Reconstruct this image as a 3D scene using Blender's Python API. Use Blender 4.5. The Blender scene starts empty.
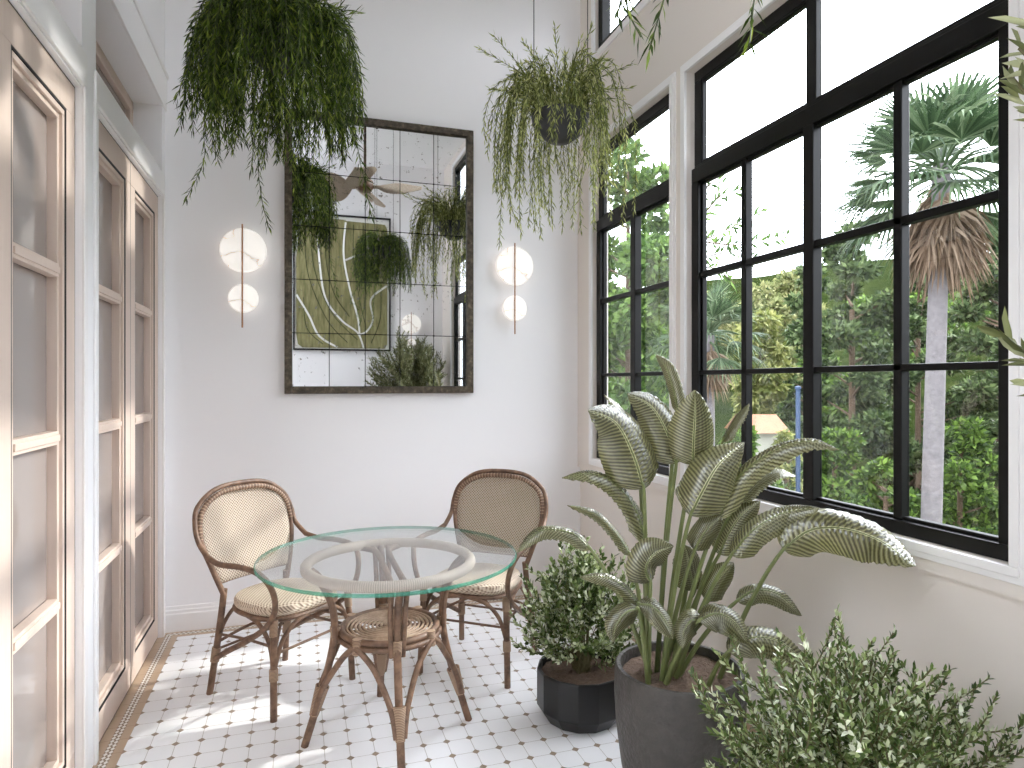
import bpy, math, random
import numpy as np
from mathutils import Vector, Matrix

R = random.Random(7)
NR = np.random.default_rng(7)
S = bpy.context.scene
COL = S.collection
PI = math.pi

# ------------------------------------------------------------------ camera
H, F, CX, HY = 1.4, 656.0, 512.0, 382.5          # eye height (m), focal length (px of 1024), centre, horizon row
TH = math.atan(213.0 / 656.0)
FW = Vector((math.sin(TH), math.cos(TH), 0)); RT = Vector((math.cos(TH), -math.sin(TH), 0)); UP = Vector((0, 0, 1))
EYE = Vector((0, 0, H))
cd = bpy.data.cameras.new('camera'); cam = bpy.data.objects.new('camera', cd); COL.objects.link(cam)
cam.location = EYE; cam.rotation_euler = (PI / 2, 0, -TH)
cd.sensor_width = 36; cd.lens = 36 * F / 1024; cd.shift_y = -1.5 / 1024; cd.clip_start = 0.03; cd.clip_end = 500
S.camera = cam

def P(x, y, t):
    """world point seen at picture place (x, y), t metres in front of the eye"""
    return EYE + t * (FW + RT * ((x - CX) / F) + UP * ((HY - y) / F))

# ------------------------------------------------------------------ mesh builder
class MB:
    def __init__(s): s.v = []; s.f = []; s.uv = None
    def add(s, vs, fs):
        n = len(s.v); s.v += [tuple(q) for q in vs]; s.f += [tuple(i + n for i in f) for f in fs]; return s
    def box(s, x0, x1, y0, y1, z0, z1):
        return s.add([(x0,y0,z0),(x1,y0,z0),(x1,y1,z0),(x0,y1,z0),(x0,y0,z1),(x1,y0,z1),(x1,y1,z1),(x0,y1,z1)],
                     [(0,3,2,1),(4,5,6,7),(0,1,5,4),(1,2,6,5),(2,3,7,6),(3,0,4,7)])
    def tube(s, pts, r, seg=8, closed=False, flat=1.0):
        pts = [Vector(p) for p in pts]; n = len(pts)
        rr = list(r) if hasattr(r, '__len__') else [r] * n
        tang = []
        for i in range(n):
            a = pts[(i - 1) % n] if (closed or i > 0) else pts[0]
            b = pts[(i + 1) % n] if (closed or i < n - 1) else pts[-1]
            d = b - a
            tang.append(d.normalized() if d.length > 1e-9 else Vector((0, 0, 1)))
        nrm = tang[0].orthogonal().normalized(); rings = []; vs = []
        for i in range(n):
            nrm = nrm - tang[i] * nrm.dot(tang[i])
            nrm = nrm.normalized() if nrm.length > 1e-6 else tang[i].orthogonal().normalized()
            bi = tang[i].cross(nrm)
            for k in range(seg):
                a = 2 * PI * k / seg
                vs.append(pts[i] + (nrm * math.cos(a) + bi * math.sin(a) * flat) * rr[i])
        fs = []
        for i in range(n if closed else n - 1):
            j = (i + 1) % n
            off = 0
            if closed and j == 0:
                best = 1e9
                for o in range(seg):
                    dd = (vs[i * seg] - vs[o]).length
                    if dd < best: best, off = dd, o
            for k in range(seg):
                k2 = (k + 1) % seg
                fs.append((i*seg+k, i*seg+k2, j*seg+(k2+off) % seg, j*seg+(k+off) % seg))
        if not closed:
            fs.append(tuple(range(seg - 1, -1, -1))); fs.append(tuple((n-1)*seg + k for k in range(seg)))
        return s.add(vs, fs)
    def lathe(s, prof, seg=48, c=(0, 0, 0), caps=True):
        vs = []; fs = []; m = len(prof)
        for k in range(seg):
            a = 2 * PI * k / seg
            for r, z in prof: vs.append((c[0] + r * math.cos(a), c[1] + r * math.sin(a), c[2] + z))
        for k in range(seg):
            k2 = (k + 1) % seg
            for i in range(m - 1): fs.append((k*m+i, k2*m+i, k2*m+i+1, k*m+i+1))
        if caps and prof[0][0] > 1e-6: fs.append(tuple(k * m for k in range(seg - 1, -1, -1)))
        if caps and prof[-1][0] > 1e-6: fs.append(tuple(k * m + m - 1 for k in range(seg)))
        return s.add(vs, fs)
    def prism(s, poly, a, b, axis='y'):
        """closed outline poly [(u, v)] extruded along an axis from a to b"""
        def q(u, v, w): return {'y': (u, w, v), 'z': (u, v, w), 'x': (w, u, v)}[axis]
        n = len(poly)
        vs = [q(u, v, a) for u, v in poly] + [q(u, v, b) for u, v in poly]
        fs = [tuple(range(n)), tuple(range(2*n - 1, n - 1, -1))] + [(i, n + i, n + (i+1) % n, (i+1) % n) for i in range(n)]
        return s.add(vs, fs)
    def ring_box(s, y0, y1, z0, z1, x0, x1, w, wb=None, wt=None):
        """rectangular frame lying in the YZ plane"""
        wb = w if wb is None else wb; wt = w if wt is None else wt
        s.box(x0, x1, y0, y1, z0, z0 + wb); s.box(x0, x1, y0, y1, z1 - wt, z1)
        s.box(x0, x1, y0, y0 + w, z0 + wb, z1 - wt); return s.box(x0, x1, y1 - w, y1, z0 + wb, z1 - wt)

def spline(pts, n=8, closed=False):
    pts = [Vector(p) for p in pts]; out = []; m = len(pts)
    for i in range(m if closed else m - 1):
        g = lambda k: pts[k % m] if closed else pts[max(0, min(m - 1, k))]
        p0, p1, p2, p3 = g(i - 1), g(i), g(i + 1), g(i + 2)
        for k in range(n):
            t = k / n
            out.append(0.5 * ((2*p1) + (p2 - p0)*t + (2*p0 - 5*p1 + 4*p2 - p3)*t*t + (3*p1 - p0 - 3*p2 + p3)*t**3))
    if not closed: out.append(pts[-1])
    return out

def circle(r, z, n=48, c=(0, 0)):
    return [(c[0] + r * math.cos(2*PI*k/n), c[1] + r * math.sin(2*PI*k/n), z) for k in range(n)]

def wmat(o):
    m = Matrix.LocRotScale(o.location, o.rotation_euler, o.scale)
    return (wmat(o.parent) @ m) if o.parent else m

def obj(name, mb, mat, parent=None, smooth=True, world=True, bevel=0, uv=None, angle=40):
    """links ONE mesh object; with a parent, world coordinates are turned into the parent's"""
    me = bpy.data.meshes.new(name)
    vs = mb.v
    if parent is not None and world:
        inv = wmat(parent).inverted()
        if len(vs):
            a = np.asarray(vs, dtype=float); M = np.array(inv)
            vs = (a @ M[:3, :3].T + M[:3, 3]).tolist()
    me.from_pydata(vs, [], mb.f)
    if uv is not None:
        l = me.uv_layers.new(name='UVMap')
        idx = np.empty(len(me.loops), dtype=np.int32); me.loops.foreach_get('vertex_index', idx)
        l.data.foreach_set('uv', np.asarray(uv, dtype=np.float32)[idx].ravel())
    me.materials.append(mat)
    if smooth:
        me.shade_smooth()
        if angle: me.set_sharp_from_angle(angle=math.radians(angle))
    o = bpy.data.objects.new(name, me); COL.objects.link(o)
    if parent is not None: o.parent = parent
    if bevel:
        b = o.modifiers.new('bevel', 'BEVEL'); b.width = bevel; b.segments = 2; b.limit_method = 'ANGLE'
    return o

def tag(o, label=None, cat=None, group=None, kind=None):
    if label: o['label'] = label
    if cat: o['category'] = cat
    if group: o['group'] = group
    if kind: o['kind'] = kind
    return o

def empty(name, loc=(0, 0, 0), rz=0):
    o = bpy.data.objects.new(name, None); COL.objects.link(o)
    o.empty_display_size = .1; o.location = loc; o.rotation_euler = (0, 0, rz); return o

def copy_tree(o, parent=None):
    c = o.copy(); COL.objects.link(c)
    if parent is not None: c.parent = parent
    for ch in list(o.children): copy_tree(ch, c)
    return c

# ------------------------------------------------------------------ materials
def lin(c):
    return tuple(((v/255)/12.92 if v/255 <= .04045 else ((v/255 + .055)/1.055)**2.4) for v in c) + (1,)

class NT:
    def __init__(s, name):
        s.m = bpy.data.materials.new(name); s.m.use_nodes = True
        s.t = s.m.node_tree; s.t.nodes.clear()
        s.out = s.t.nodes.new('ShaderNodeOutputMaterial')
    def n(s, typ, **kw):
        nd = s.t.nodes.new('ShaderNode' + typ)
        for k, v in kw.items():
            if hasattr(nd, k) and k not in ('Scale',): setattr(nd, k, v)
        return nd
    def set(s, sock, v):
        if isinstance(v, bpy.types.NodeSocket): s.t.links.new(v, sock)
        else: sock.default_value = v
    def math(s, op, a, b=0.0, c=0.0):
        nd = s.n('Math', operation=op)
        s.set(nd.inputs[0], a); s.set(nd.inputs[1], b); s.set(nd.inputs[2], c); return nd.outputs[0]
    def mix(s, f, a, b):
        nd = s.n('Mix', data_type='RGBA'); s.set(nd.inputs[0], f); s.set(nd.inputs[6], a); s.set(nd.inputs[7], b); return nd.outputs[2]
    def noise(s, scale, detail=4, vec=None, rough=.5):
        nd = s.n('TexNoise'); nd.inputs['Scale'].default_value = scale; nd.inputs['Detail'].default_value = detail; nd.inputs['Roughness'].default_value = rough
        if vec is not None: s.set(nd.inputs['Vector'], vec)
        return nd.outputs['Fac']
    def ramp(s, f, stops):
        nd = s.n('ValToRGB'); s.set(nd.inputs[0], f); e = nd.color_ramp.elements
        while len(e) < len(stops): e.new(.5)
        for q, (p, c) in zip(e, stops): q.position = p; q.color = c if len(c) == 4 else lin(c)
        return nd.outputs[0]
    def xyz(s, which='Object'):
        co = s.n('TexCoord').outputs[which] if which != 'World' else s.n('NewGeometry').outputs['Position']
        sp = s.n('SeparateXYZ'); s.set(sp.inputs[0], co); return co, sp.outputs[0], sp.outputs[1], sp.outputs[2]
    def bump(s, h, strength=.3, dist=.01):
        nd = s.n('Bump'); s.set(nd.inputs['Height'], h); nd.inputs['Strength'].default_value = strength; nd.inputs['Distance'].default_value = dist
        return nd.outputs[0]
    def bsdf(s, color, rough=.5, metal=0, normal=None, spec=.5, emis=None, estr=0, link=True, ior=None, sheen=0):
        b = s.n('BsdfPrincipled')
        s.set(b.inputs['Base Color'], color); s.set(b.inputs['Roughness'], rough); s.set(b.inputs['Metallic'], metal)
        b.inputs['Specular IOR Level'].default_value = spec
        if ior: b.inputs['IOR'].default_value = ior
        if normal is not None: s.set(b.inputs['Normal'], normal)
        if emis is not None: s.set(b.inputs['Emission Color'], emis); s.set(b.inputs['Emission Strength'], estr)
        if link: s.t.links.new(b.outputs[0], s.out.inputs[0])
        return b

def plain(name, c, rough=.5, metal=0, noise=0, nscale=20, bump=0, bscale=60, bdist=.004, spec=.5):
    t = NT(name); co, *_ = t.xyz('Object')
    base = lin(c)
    col = base
    if noise:
        lo = tuple(v * (1 - noise) for v in base[:3]) + (1,); hi = tuple(min(1, v * (1 + noise)) for v in base[:3]) + (1,)
        col = t.mix(t.noise(nscale, 5, co), lo, hi)
    nm = t.bump(t.noise(bscale, 5, co), bump, bdist) if bump else None
    t.bsdf(col, rough, metal, nm, spec); return t.m

M = {}
M['wall'] = plain('white wall paint', (243, 242, 243), .7, bump=.05, bscale=220, bdist=.002)
M['wall_warm'] = plain('warm white wall paint', (229, 221, 213), .7, bump=.05, bscale=220, bdist=.002)
M['trim'] = plain('white trim paint', (240, 238, 237), .45)
M['ceil'] = plain('ceiling paint', (245, 245, 245), .8)
M['black'] = plain('black window metal', (9, 8, 8), .42, spec=.3)
M['soil'] = plain('potting soil', (112, 92, 78), .95, noise=.5, nscale=60, bump=1, bscale=90, bdist=.02)
M['brass'] = plain('brushed brass', (170, 128, 98), .35, .85)
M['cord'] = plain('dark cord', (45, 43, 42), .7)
M['stone_pot'] = plain('charcoal stoneware', (64, 60, 56), .5, noise=.55, nscale=28, bump=.8, bscale=55, bdist=.008)
M['black_pot'] = plain('glossy black planter', (7, 6, 6), .32, noise=.3, nscale=5)
M['grey_bowl'] = plain('dark grey bowl', (62, 62, 66), .55, noise=.25, nscale=12, bump=.2, bscale=60)
M['white_frame'] = plain('canvas white', (232, 232, 226), .7)
M['bark'] = plain('grey brown bark', (96, 78, 62), .9, noise=.5, nscale=8, bump=1, bscale=14, bdist=.05)
M['palm_bark'] = plain('pale palm bark', (116, 111, 112), .9, noise=.35, nscale=9, bump=.8, bscale=12, bdist=.03)
M['ivory'] = plain('pale house wall', (186, 184, 170), .8, noise=.08, nscale=2)
M['tile_roof'] = plain('terracotta roof', (134, 94, 66), .8, noise=.3, nscale=6)
M['blue'] = plain('blue pole paint', (44, 64, 92), .6, noise=.15, nscale=3)

def m_wood():
    t = NT('pale oak'); co, x, y, z = t.xyz('Object')
    mp = t.n('Mapping'); t.set(mp.inputs[0], co); mp.inputs['Scale'].default_value = (60, 60, 3)
    g = t.noise(1.0, 6, mp.outputs[0], .6)
    c = t.mix(g, lin((200, 180, 167)), lin((218, 200, 187)))
    t.bsdf(c, .5, 0, t.bump(g, .12, .003)); return t.m
M['oak'] = m_wood()

def m_cane(name, lo, hi, rough=.5):
    t = NT(name); co, x, y, z = t.xyz('Object')
    g = t.noise(26, 5, co, .65)
    c = t.ramp(g, [(.3, lo), (.7, hi)])
    t.bsdf(c, rough, 0, t.bump(g, .25, .004)); return t.m
M['cane'] = m_cane('brown rattan cane', (82, 60, 46), (140, 109, 87))
M['cane_pale'] = m_cane('pale rattan cane', (140, 114, 92), (190, 164, 140))

def m_binding():
    t = NT('rattan binding'); co, x, y, z = t.xyz('Object')
    w = t.n('TexWave', wave_type='BANDS', bands_direction='Z'); t.set(w.inputs[0], co); w.inputs['Scale'].default_value = 60; w.inputs['Distortion'].default_value = .6; w.inputs['Detail'].default_value = 1
    c = t.ramp(w.outputs[1], [(0, (96, 74, 58)), (.4, (154, 126, 102)), (1, (182, 154, 128))])
    t.bsdf(c, .55, 0, t.bump(w.outputs[1], .5, .004)); return t.m
M['binding'] = m_binding()

def m_wrapring():
    t = NT('wrapped rattan ring'); co, x, y, z = t.xyz('Object')
    a = t.math('ARCTAN2', y, x); s_ = t.math('SINE', t.math('MULTIPLY', a, 260))
    f = t.math('MULTIPLY_ADD', s_, .5, .5)
    c = t.ramp(f, [(0, (150, 132, 116)), (.4, (200, 184, 168)), (1, (214, 200, 186))])
    t.bsdf(c, .55, 0, t.bump(f, .15, .003)); return t.m
M['wrapring'] = m_wrapring()

def m_weave():
    t = NT('woven cane webbing'); co = t.n('TexCoord').outputs['UV']
    sp = t.n('SeparateXYZ'); t.set(sp.inputs[0], co); u, v = sp.outputs[0], sp.outputs[1]
    k = 2 * PI / .0105
    a = t.math('SINE', t.math('MULTIPLY', t.math('ADD', u, v), k * .72)); b = t.math('SINE', t.math('MULTIPLY', t.math('SUBTRACT', u, v), k * .72))
    f = t.math('MULTIPLY_ADD', t.math('MAXIMUM', a, b), .5, .5)
    tx = t.n('TexCoord').outputs['Object']
    big = t.noise(9, 3, tx)
    c = t.ramp(f, [(0, (84, 68, 56)), (.35, (118, 100, 84)), (.6, (178, 160, 140)), (.9, (214, 200, 182))])
    c = t.mix(t.math('MULTIPLY', big, .25), c, lin((176, 154, 134)))
    t.bsdf(c, .6, 0, t.bump(f, .7, .005)); return t.m
M['weave'] = m_weave()

def m_seat():
    t = NT('woven rattan seat'); co = t.n('TexCoord').outputs['UV']
    sp = t.n('SeparateXYZ'); t.set(sp.inputs[0], co); u, v = sp.outputs[0], sp.outputs[1]
    a = t.math('SINE', t.math('MULTIPLY', u, 2*PI/.026)); b = t.math('SINE', t.math('MULTIPLY', v, 2*PI/.016))
    chk = t.math('MULTIPLY', a, b)
    f = t.math('MULTIPLY_ADD', chk, .5, .5)
    c = t.ramp(f, [(0, (112, 92, 76)), (.3, (186, 164, 142)), (.6, (216, 200, 180)), (1, (228, 214, 196))])
    t.bsdf(c, .6, 0, t.bump(f, .6, .006)); return t.m
M['seat'] = m_seat()

def m_floor():
    t = NT('octagon and dot floor tile'); co, x, y, z = t.xyz('World')
    def near(q, o, st):
        f = t.math('FRACT', t.math('ADD', t.math('DIVIDE', t.math('SUBTRACT', q, o), st), 100.5))
        return t.math('MULTIPLY', t.math('ABSOLUTE', t.math('SUBTRACT', f, .5)), st)
    fu, fv = near(x, -.5455, .0911), near(y, 2.717, .1026)
    dot = t.math('LESS_THAN', t.math('ADD', fu, fv), .0156)
    line = t.math('LESS_THAN', t.math('MINIMUM', fu, fv), .0011)
    white = t.mix(t.noise(3.2, 2), lin((242, 242, 244)), lin((248, 248, 249)))
    dotc = t.mix(t.noise(14, 2), lin((122, 106, 90)), lin((168, 149, 128)))
    c = t.mix(line, white, lin((190, 184, 178))); c = t.mix(dot, c, dotc)
    dl = t.math('ADD', x, .735); db = t.math('SUBTRACT', 4.1, y); dr = t.math('SUBTRACT', 1.82, x); df = t.math('ADD', y, .35)
    d = t.math('MINIMUM', t.math('MINIMUM', dl, db), t.math('MINIMUM', dr, df))
    edge = t.math('LESS_THAN', d, .098)
    isl = t.math('LESS_THAN', t.math('MINIMUM', dl, dr), t.math('MINIMUM', db, df))
    sc = t.math('ADD', t.math('MULTIPLY', isl, y), t.math('MULTIPLY', t.math('SUBTRACT', 1, isl), x))
    mos = t.math('MULTIPLY', t.math('GREATER_THAN', d, .034), t.math('LESS_THAN', d, .066))
    row = t.math('FLOOR', t.math('DIVIDE', t.math('SUBTRACT', d, .034), .016))
    fs = t.math('ABSOLUTE', t.math('SUBTRACT', t.math('FRACT', t.math('ADD', t.math('ADD', t.math('DIVIDE', sc, .024), t.math('MULTIPLY', row, .5)), 50)), .5))
    fr = t.math('ABSOLUTE', t.math('SUBTRACT', t.math('FRACT', t.math('DIVIDE', t.math('SUBTRACT', d, .034), .016)), .5))
    dia = t.math('LESS_THAN', t.math('ADD', fs, fr), .5)
    mcol = t.mix(dia, lin((138, 118, 98)), lin((232, 228, 222)))
    tan = t.mix(t.noise(5, 3), lin((170, 145, 120)), lin((196, 172, 147)))
    tl = t.math('LESS_THAN', near(sc, 2.717, .1026), .0011)
    tan = t.mix(tl, tan, lin((150, 122, 98)))
    bc = t.mix(mos, tan, mcol)
    c = t.mix(edge, c, bc)
    t.bsdf(c, .32, 0, t.bump(t.math('SUBTRACT', 1, line), .15, .002), .4); return t.m
M['floor'] = m_floor()

def thin_fresnel(t, f0):
    lw = t.n('LayerWeight'); lw.inputs[0].default_value = .5
    return t.math('MULTIPLY_ADD', t.math('POWER', lw.outputs['Facing'], 5.0), 1 - f0, f0)
def m_pane():
    t = NT('clear window glass')
    fr = thin_fresnel(t, .045)
    a = t.n('BsdfTransparent'); a.inputs[0].default_value = (.97, .985, .98, 1)
    g = t.n('BsdfGlossy'); g.inputs['Roughness'].default_value = .0
    mx = t.n('MixShader'); t.set(mx.inputs[0], fr); t.set(mx.inputs[1], a.outputs[0]); t.set(mx.inputs[2], g.outputs[0])
    t.t.links.new(mx.outputs[0], t.out.inputs[0]); return t.m
M['pane'] = m_pane()
def m_top():
    t = NT('clear table glass')
    fr = thin_fresnel(t, .05)
    a = t.n('BsdfTransparent'); a.inputs[0].default_value = (.975, .987, .982, 1)
    g = t.n('BsdfGlossy'); g.inputs['Roughness'].default_value = .01
    mx = t.n('MixShader'); t.set(mx.inputs[0], fr); t.set(mx.inputs[1], a.outputs[0]); t.set(mx.inputs[2], g.outputs[0])
    t.t.links.new(mx.outputs[0], t.out.inputs[0]); return t.m
M['glass_top'] = m_top()
def m_edge():
    t = NT('green glass edge'); b = t.bsdf(lin((70, 160, 135)), .1, 0, None, .8, link=False)
    a = t.n('BsdfTransparent'); a.inputs[0].default_value = lin((170, 222, 205))
    mx = t.n('MixShader'); mx.inputs[0].default_value = .5; t.set(mx.inputs[1], b.outputs[0]); t.set(mx.inputs[2], a.outputs[0]); t.t.links.new(mx.outputs[0], t.out.inputs[0]); return t.m
M['glass_edge'] = m_edge()
def m_doorglass():
    t = NT('grey tinted door glass')
    b = t.bsdf(lin((150, 140, 135)), .012, 0, None, .5); b.inputs['IOR'].default_value = 1.9; return t.m
M['door_glass'] = m_doorglass()

def m_mirror():
    t = NT('antiqued mirror glass'); co, *_ = t.xyz('Object')
    n1 = t.noise(30, 6, co, .7); n2 = t.noise(4, 3, co)
    sp = t.math('MULTIPLY', t.math('GREATER_THAN', n1, .61), t.math('GREATER_THAN', n2, .46))
    c = t.mix(sp, lin((226, 227, 228)), lin((150, 148, 145)))
    r = t.math('MULTIPLY_ADD', sp, .25, .012)
    t.bsdf(c, r, 1.0); return t.m
M['mirror'] = m_mirror()
def m_mframe():
    t = NT('distressed bronze frame'); co, *_ = t.xyz('Object')
    g = t.noise(34, 6, co, .7)
    c = t.ramp(g, [(.32, (40, 33, 26)), (.55, (86, 76, 62)), (.72, (128, 118, 98))])
    t.bsdf(c, .5, .3, t.bump(g, .3, .004)); return t.m
M['mframe'] = m_mframe()
def m_alabaster():
    t = NT('lit alabaster'); co, *_ = t.xyz('Object')
    n = t.noise(4.2, 5, co, .55)
    w = t.math('ABSOLUTE', t.math('SUBTRACT', n, .52))
    c = t.ramp(w, [(0, (196, 184, 174)), (.012, (236, 228, 220)), (.04, (250, 246, 240))])
    t.bsdf(c, .3, 0, None, .4, c, .46); return t.m
M['alabaster'] = m_alabaster()

def m_leafy(name, stops, rough=.45, transl=.35, spec=.4):
    """foliage: colour varies leaf by leaf, some light passes through"""
    t = NT(name)
    r = t.n('NewGeometry').outputs['Random Per Island']
    c = t.ramp(r, stops)
    b = t.bsdf(c, rough, 0, None, spec, link=False)
    tr = t.n('BsdfTranslucent'); t.set(tr.inputs[0], c)
    mx = t.n('MixShader'); mx.inputs[0].default_value = transl
    t.set(mx.inputs[1], b.outputs[0]); t.set(mx.inputs[2], tr.outputs[0]); t.t.links.new(mx.outputs[0], t.out.inputs[0]); return t.m
M['trail_dark'] = m_leafy('dark trailing leaves', [(0, (34, 48, 12)), (.5, (66, 88, 24)), (.8, (108, 130, 42)), (1, (154, 168, 76))])
M['trail_pale'] = m_leafy('pale trailing leaves', [(0, (98, 108, 50)), (.5, (150, 158, 88)), (1, (206, 208, 144))])
M['shrub'] = m_leafy('shrub leaves', [(0, (52, 70, 28)), (.4, (90, 110, 56)), (.66, (140, 154, 98)), (.84, (194, 202, 164)), (1, (236, 240, 220))], .3)
M['olive'] = m_leafy('olive leaves', [(0, (74, 80, 44)), (.5, (116, 120, 78)), (1, (176, 178, 140))], .45)
M['twig'] = plain('twig bark', (98, 92, 60), .8)
M['stem'] = plain('green leaf stalk', (108, 116, 70), .4, noise=.25, nscale=25)
M['rhip_stem'] = plain('trailing stem', (74, 84, 44), .6)

def m_bigleaf():
    t = NT('ribbed silver green leaf')
    uv = t.n('UVMap').outputs[0]; sp = t.n('SeparateXYZ'); t.set(sp.inputs[0], uv); u, v = sp.outputs[0], sp.outputs[1]
    av = t.math('ABSOLUTE', v)
    wob = t.math('MULTIPLY', t.noise(16, 2, t.n('TexCoord').outputs['Object']), .022)
    ph = t.math('MULTIPLY', t.math('ADD', t.math('SUBTRACT', u, t.math('MULTIPLY', av, .13)), wob), 2 * PI * 25)
    f = t.math('MULTIPLY_ADD', t.math('SINE', ph), .5, .5)
    c = t.ramp(f, [(0, (40, 38, 18)), (.14, (60, 58, 30)), (.32, (106, 104, 60)), (.75, (126, 124, 80)), (1, (160, 160, 122))])
    co = t.n('TexCoord').outputs['Object']
    c = t.mix(t.math('MULTIPLY', t.noise(9, 3, co), .45), c, lin((104, 100, 52)))
    mid = t.math('LESS_THAN', av, .05)
    c = t.mix(mid, c, lin((206, 204, 160)))
    b = t.bsdf(c, .3, 0, None, .8, link=False); b.inputs['Coat Weight'].default_value = .75; b.inputs['Coat Roughness'].default_value = .2; b.inputs['Coat IOR'].default_value = 1.7
    tr = t.n('BsdfTranslucent'); t.set(tr.inputs[0], c)
    mx = t.n('MixShader'); mx.inputs[0].default_value = .18
    t.set(mx.inputs[1], b.outputs[0]); t.set(mx.inputs[2], tr.outputs[0]); t.t.links.new(mx.outputs[0], t.out.inputs[0]); return t.m
M['bigleaf'] = m_bigleaf()

for k_, st in {'broad': [(0, (52, 76, 36)), (.5, (84, 112, 54)), (1, (128, 154, 82))],
               'pine': [(0, (36, 50, 28)), (.5, (70, 88, 52)), (1, (118, 134, 88))],
               'yellow': [(0, (88, 100, 48)), (.5, (128, 134, 74)), (1, (168, 168, 108))],
               'olivehill': [(0, (92, 102, 62)), (.5, (130, 136, 88)), (1, (170, 168, 120))],
               'understorey': [(0, (42, 60, 30)), (.5, (74, 98, 44)), (1, (120, 148, 66))],
               'palmfan': [(0, (44, 62, 40)), (.5, (78, 98, 68)), (1, (134, 148, 116))],
               'deadfan': [(0, (104, 84, 66)), (.5, (140, 118, 98)), (1, (176, 156, 136))]}.items():
    M[k_] = m_leafy(k_ + ' foliage', st, .6, .3, .25)
SKY, SUN, EXPO, HAZE = 7.5, 4.0, 0.15, 8
# ------------------------------------------------------------------ the room
XL, XR, YB, YF, ZC = -.715, 1.80, 4.10, -.35, 4.20
def struct(name, mb, mat, parent=None, **kw):
    o = obj(name, mb, mat, parent, **kw)
    if parent is None: o['kind'] = 'structure'
    return o

struct('floor', MB().box(-.95, 2.02, YF - .15, YB + .15, -.12, 0), M['floor'], smooth=False)
struct('ceiling', MB().box(-.95, 2.02, YF - .15, YB + .15, ZC, ZC + .15), M['ceil'], smooth=False)
struct('wall_back', MB().box(-.95, 2.02, YB, YB + .15, 0, ZC), M['wall'], smooth=False)
fw = MB(); fw.box(-.95, -.66, YF - .15, YF, 0, ZC); fw.box(-.13, 2.02, YF - .15, YF, 0, ZC); fw.box(-.66, -.13, YF - .15, YF, 0, 2.2); fw.box(-.66, -.13, YF - .15, YF, 4.05, ZC)
struct('wall_front', fw, M['wall'], smooth=False)

def wall_x(mb, x0, x1, y0, y1, z0, z1, holes):
    """slab between x0 and x1 with rectangular holes (ya, yb, za, zb)"""
    zs = sorted({z0, z1, *[h[2] for h in holes if z0 < h[2] < z1], *[h[3] for h in holes if z0 < h[3] < z1]})
    for a, b in zip(zs, zs[1:]):
        m = (a + b) / 2; cur = y0
        for h in sorted(q for q in holes if q[2] < m < q[3]):
            if h[0] > cur: mb.box(x0, x1, cur, h[0], a, b)
            cur = h[1]
        if cur < y1: mb.box(x0, x1, cur, y1, a, b)
    return mb

# --- left wall: two bays of double doors with recessed transom lights above
BAYS = [(2.785, 4.02), (1.385, 2.62)]
holes = []
for a, b in BAYS: holes += [(a, b, 0, 2.42), (a, b, 2.545, 2.92)]
holes += [(.15, 1.05, .9, 2.42), (-.25, 1.28, 2.545, 4.08)]        # third bay beside the viewer: glazed openings added unseen, to let in fill light
wl = MB(); wall_x(wl, -.95, XL, YF, YB, 0, ZC, holes)
struct('wall_left', wl, M['wall'], smooth=False)
tr = MB()
tr.box(XL, XL + .012, 1.30, YB, 2.92, 3.10)                          # broad band over the transoms
tr.box(XL, XL + .02, 1.30, YB, 3.10, 3.125)
struct('trim_1', tr, M['trim'], smooth=False, bevel=.003)
tr = MB()
for a, b in BAYS:
    tr.box(XL, XL + .010, a - .03, b + .03, 2.428, 2.545)             # door head
    tr.box(XL, XL + .010, a - .035, a, 0, 2.428); tr.box(XL, XL + .010, b, b + .035, 0, 2.428)
struct('trim_2', tr, M['trim'], smooth=False, bevel=.003)

XD = -.735
def door_leaf(idx, ya, yb, hinge_at_high):
    root = empty('door_%d' % idx, (XD, (ya + yb) / 2, 0)); root['kind'] = 'structure'
    f = MB(); g = .003
    f.ring_box(ya + g, yb - g, .006, 2.415, XD - .05, XD, .085, .118, .105)     # flat outer frame
    obj('door_frame', f, M['oak'], root, smooth=False, bevel=.002)
    ia, ib, za, zb = ya + .085 + .009, yb - .085 - .009, .118 + .015, 2.415 - .105 - .009
    s = MB()
    s.ring_box(ia, ib, za, zb, XD - .05, XD - .004, .018)
    obj('groove_shade', MB().box(XD - .058, XD - .052, ya + g, yb - g, .006, 2.415).ring_box(ya + .086, yb - .086, .119, 2.309, XD - .04, XD - .0006, .0072).ring_box(ya, yb, .004, 2.418, XD - .045, XD - .0006, .0028), M['cord'], root, smooth=False)  # dark strips standing in for shade in the grooves and leaf gaps
    s.ring_box(ia + .018, ib - .018, za + .018, zb - .018, XD - .05, XD - .014, .018)
    obj('glazing_bead', s, M['oak'], root, smooth=False, bevel=.0015)
    pa, pb, qa, qb = ia + .036, ib - .036, za + .036, zb - .036
    zm = [.674, 1.22, 1.765]
    for z in zm:
        m = MB().box(XD - .043, XD - .010, pa, pb, z - .022, z + .022)
        m.box(XD - .043, XD - .005, pa, pb, z - .011, z + .011)
        obj('glazing_bar', m, M['oak'], root, smooth=False, bevel=.002)
    zz = [qa] + zm + [qb]
    for k in range(4):
        lo = zz[k] + (.022 if k else 0); hi = zz[k+1] - (.022 if k < 3 else 0)
        obj('pane', MB().box(XD - .05, XD - .044, pa, pb, lo, hi), M['door_glass'], root, smooth=False)
    hy = yb + .004 if hinge_at_high else ya - .004
    for z in (.62, 2.02):
        obj('hinge', MB().lathe([(0, 0), (.004, .002), (.004, .088), (0, .09)], 12, (XD + .002, hy, z)), M['cord'], root)
    return root
k = 1
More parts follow.
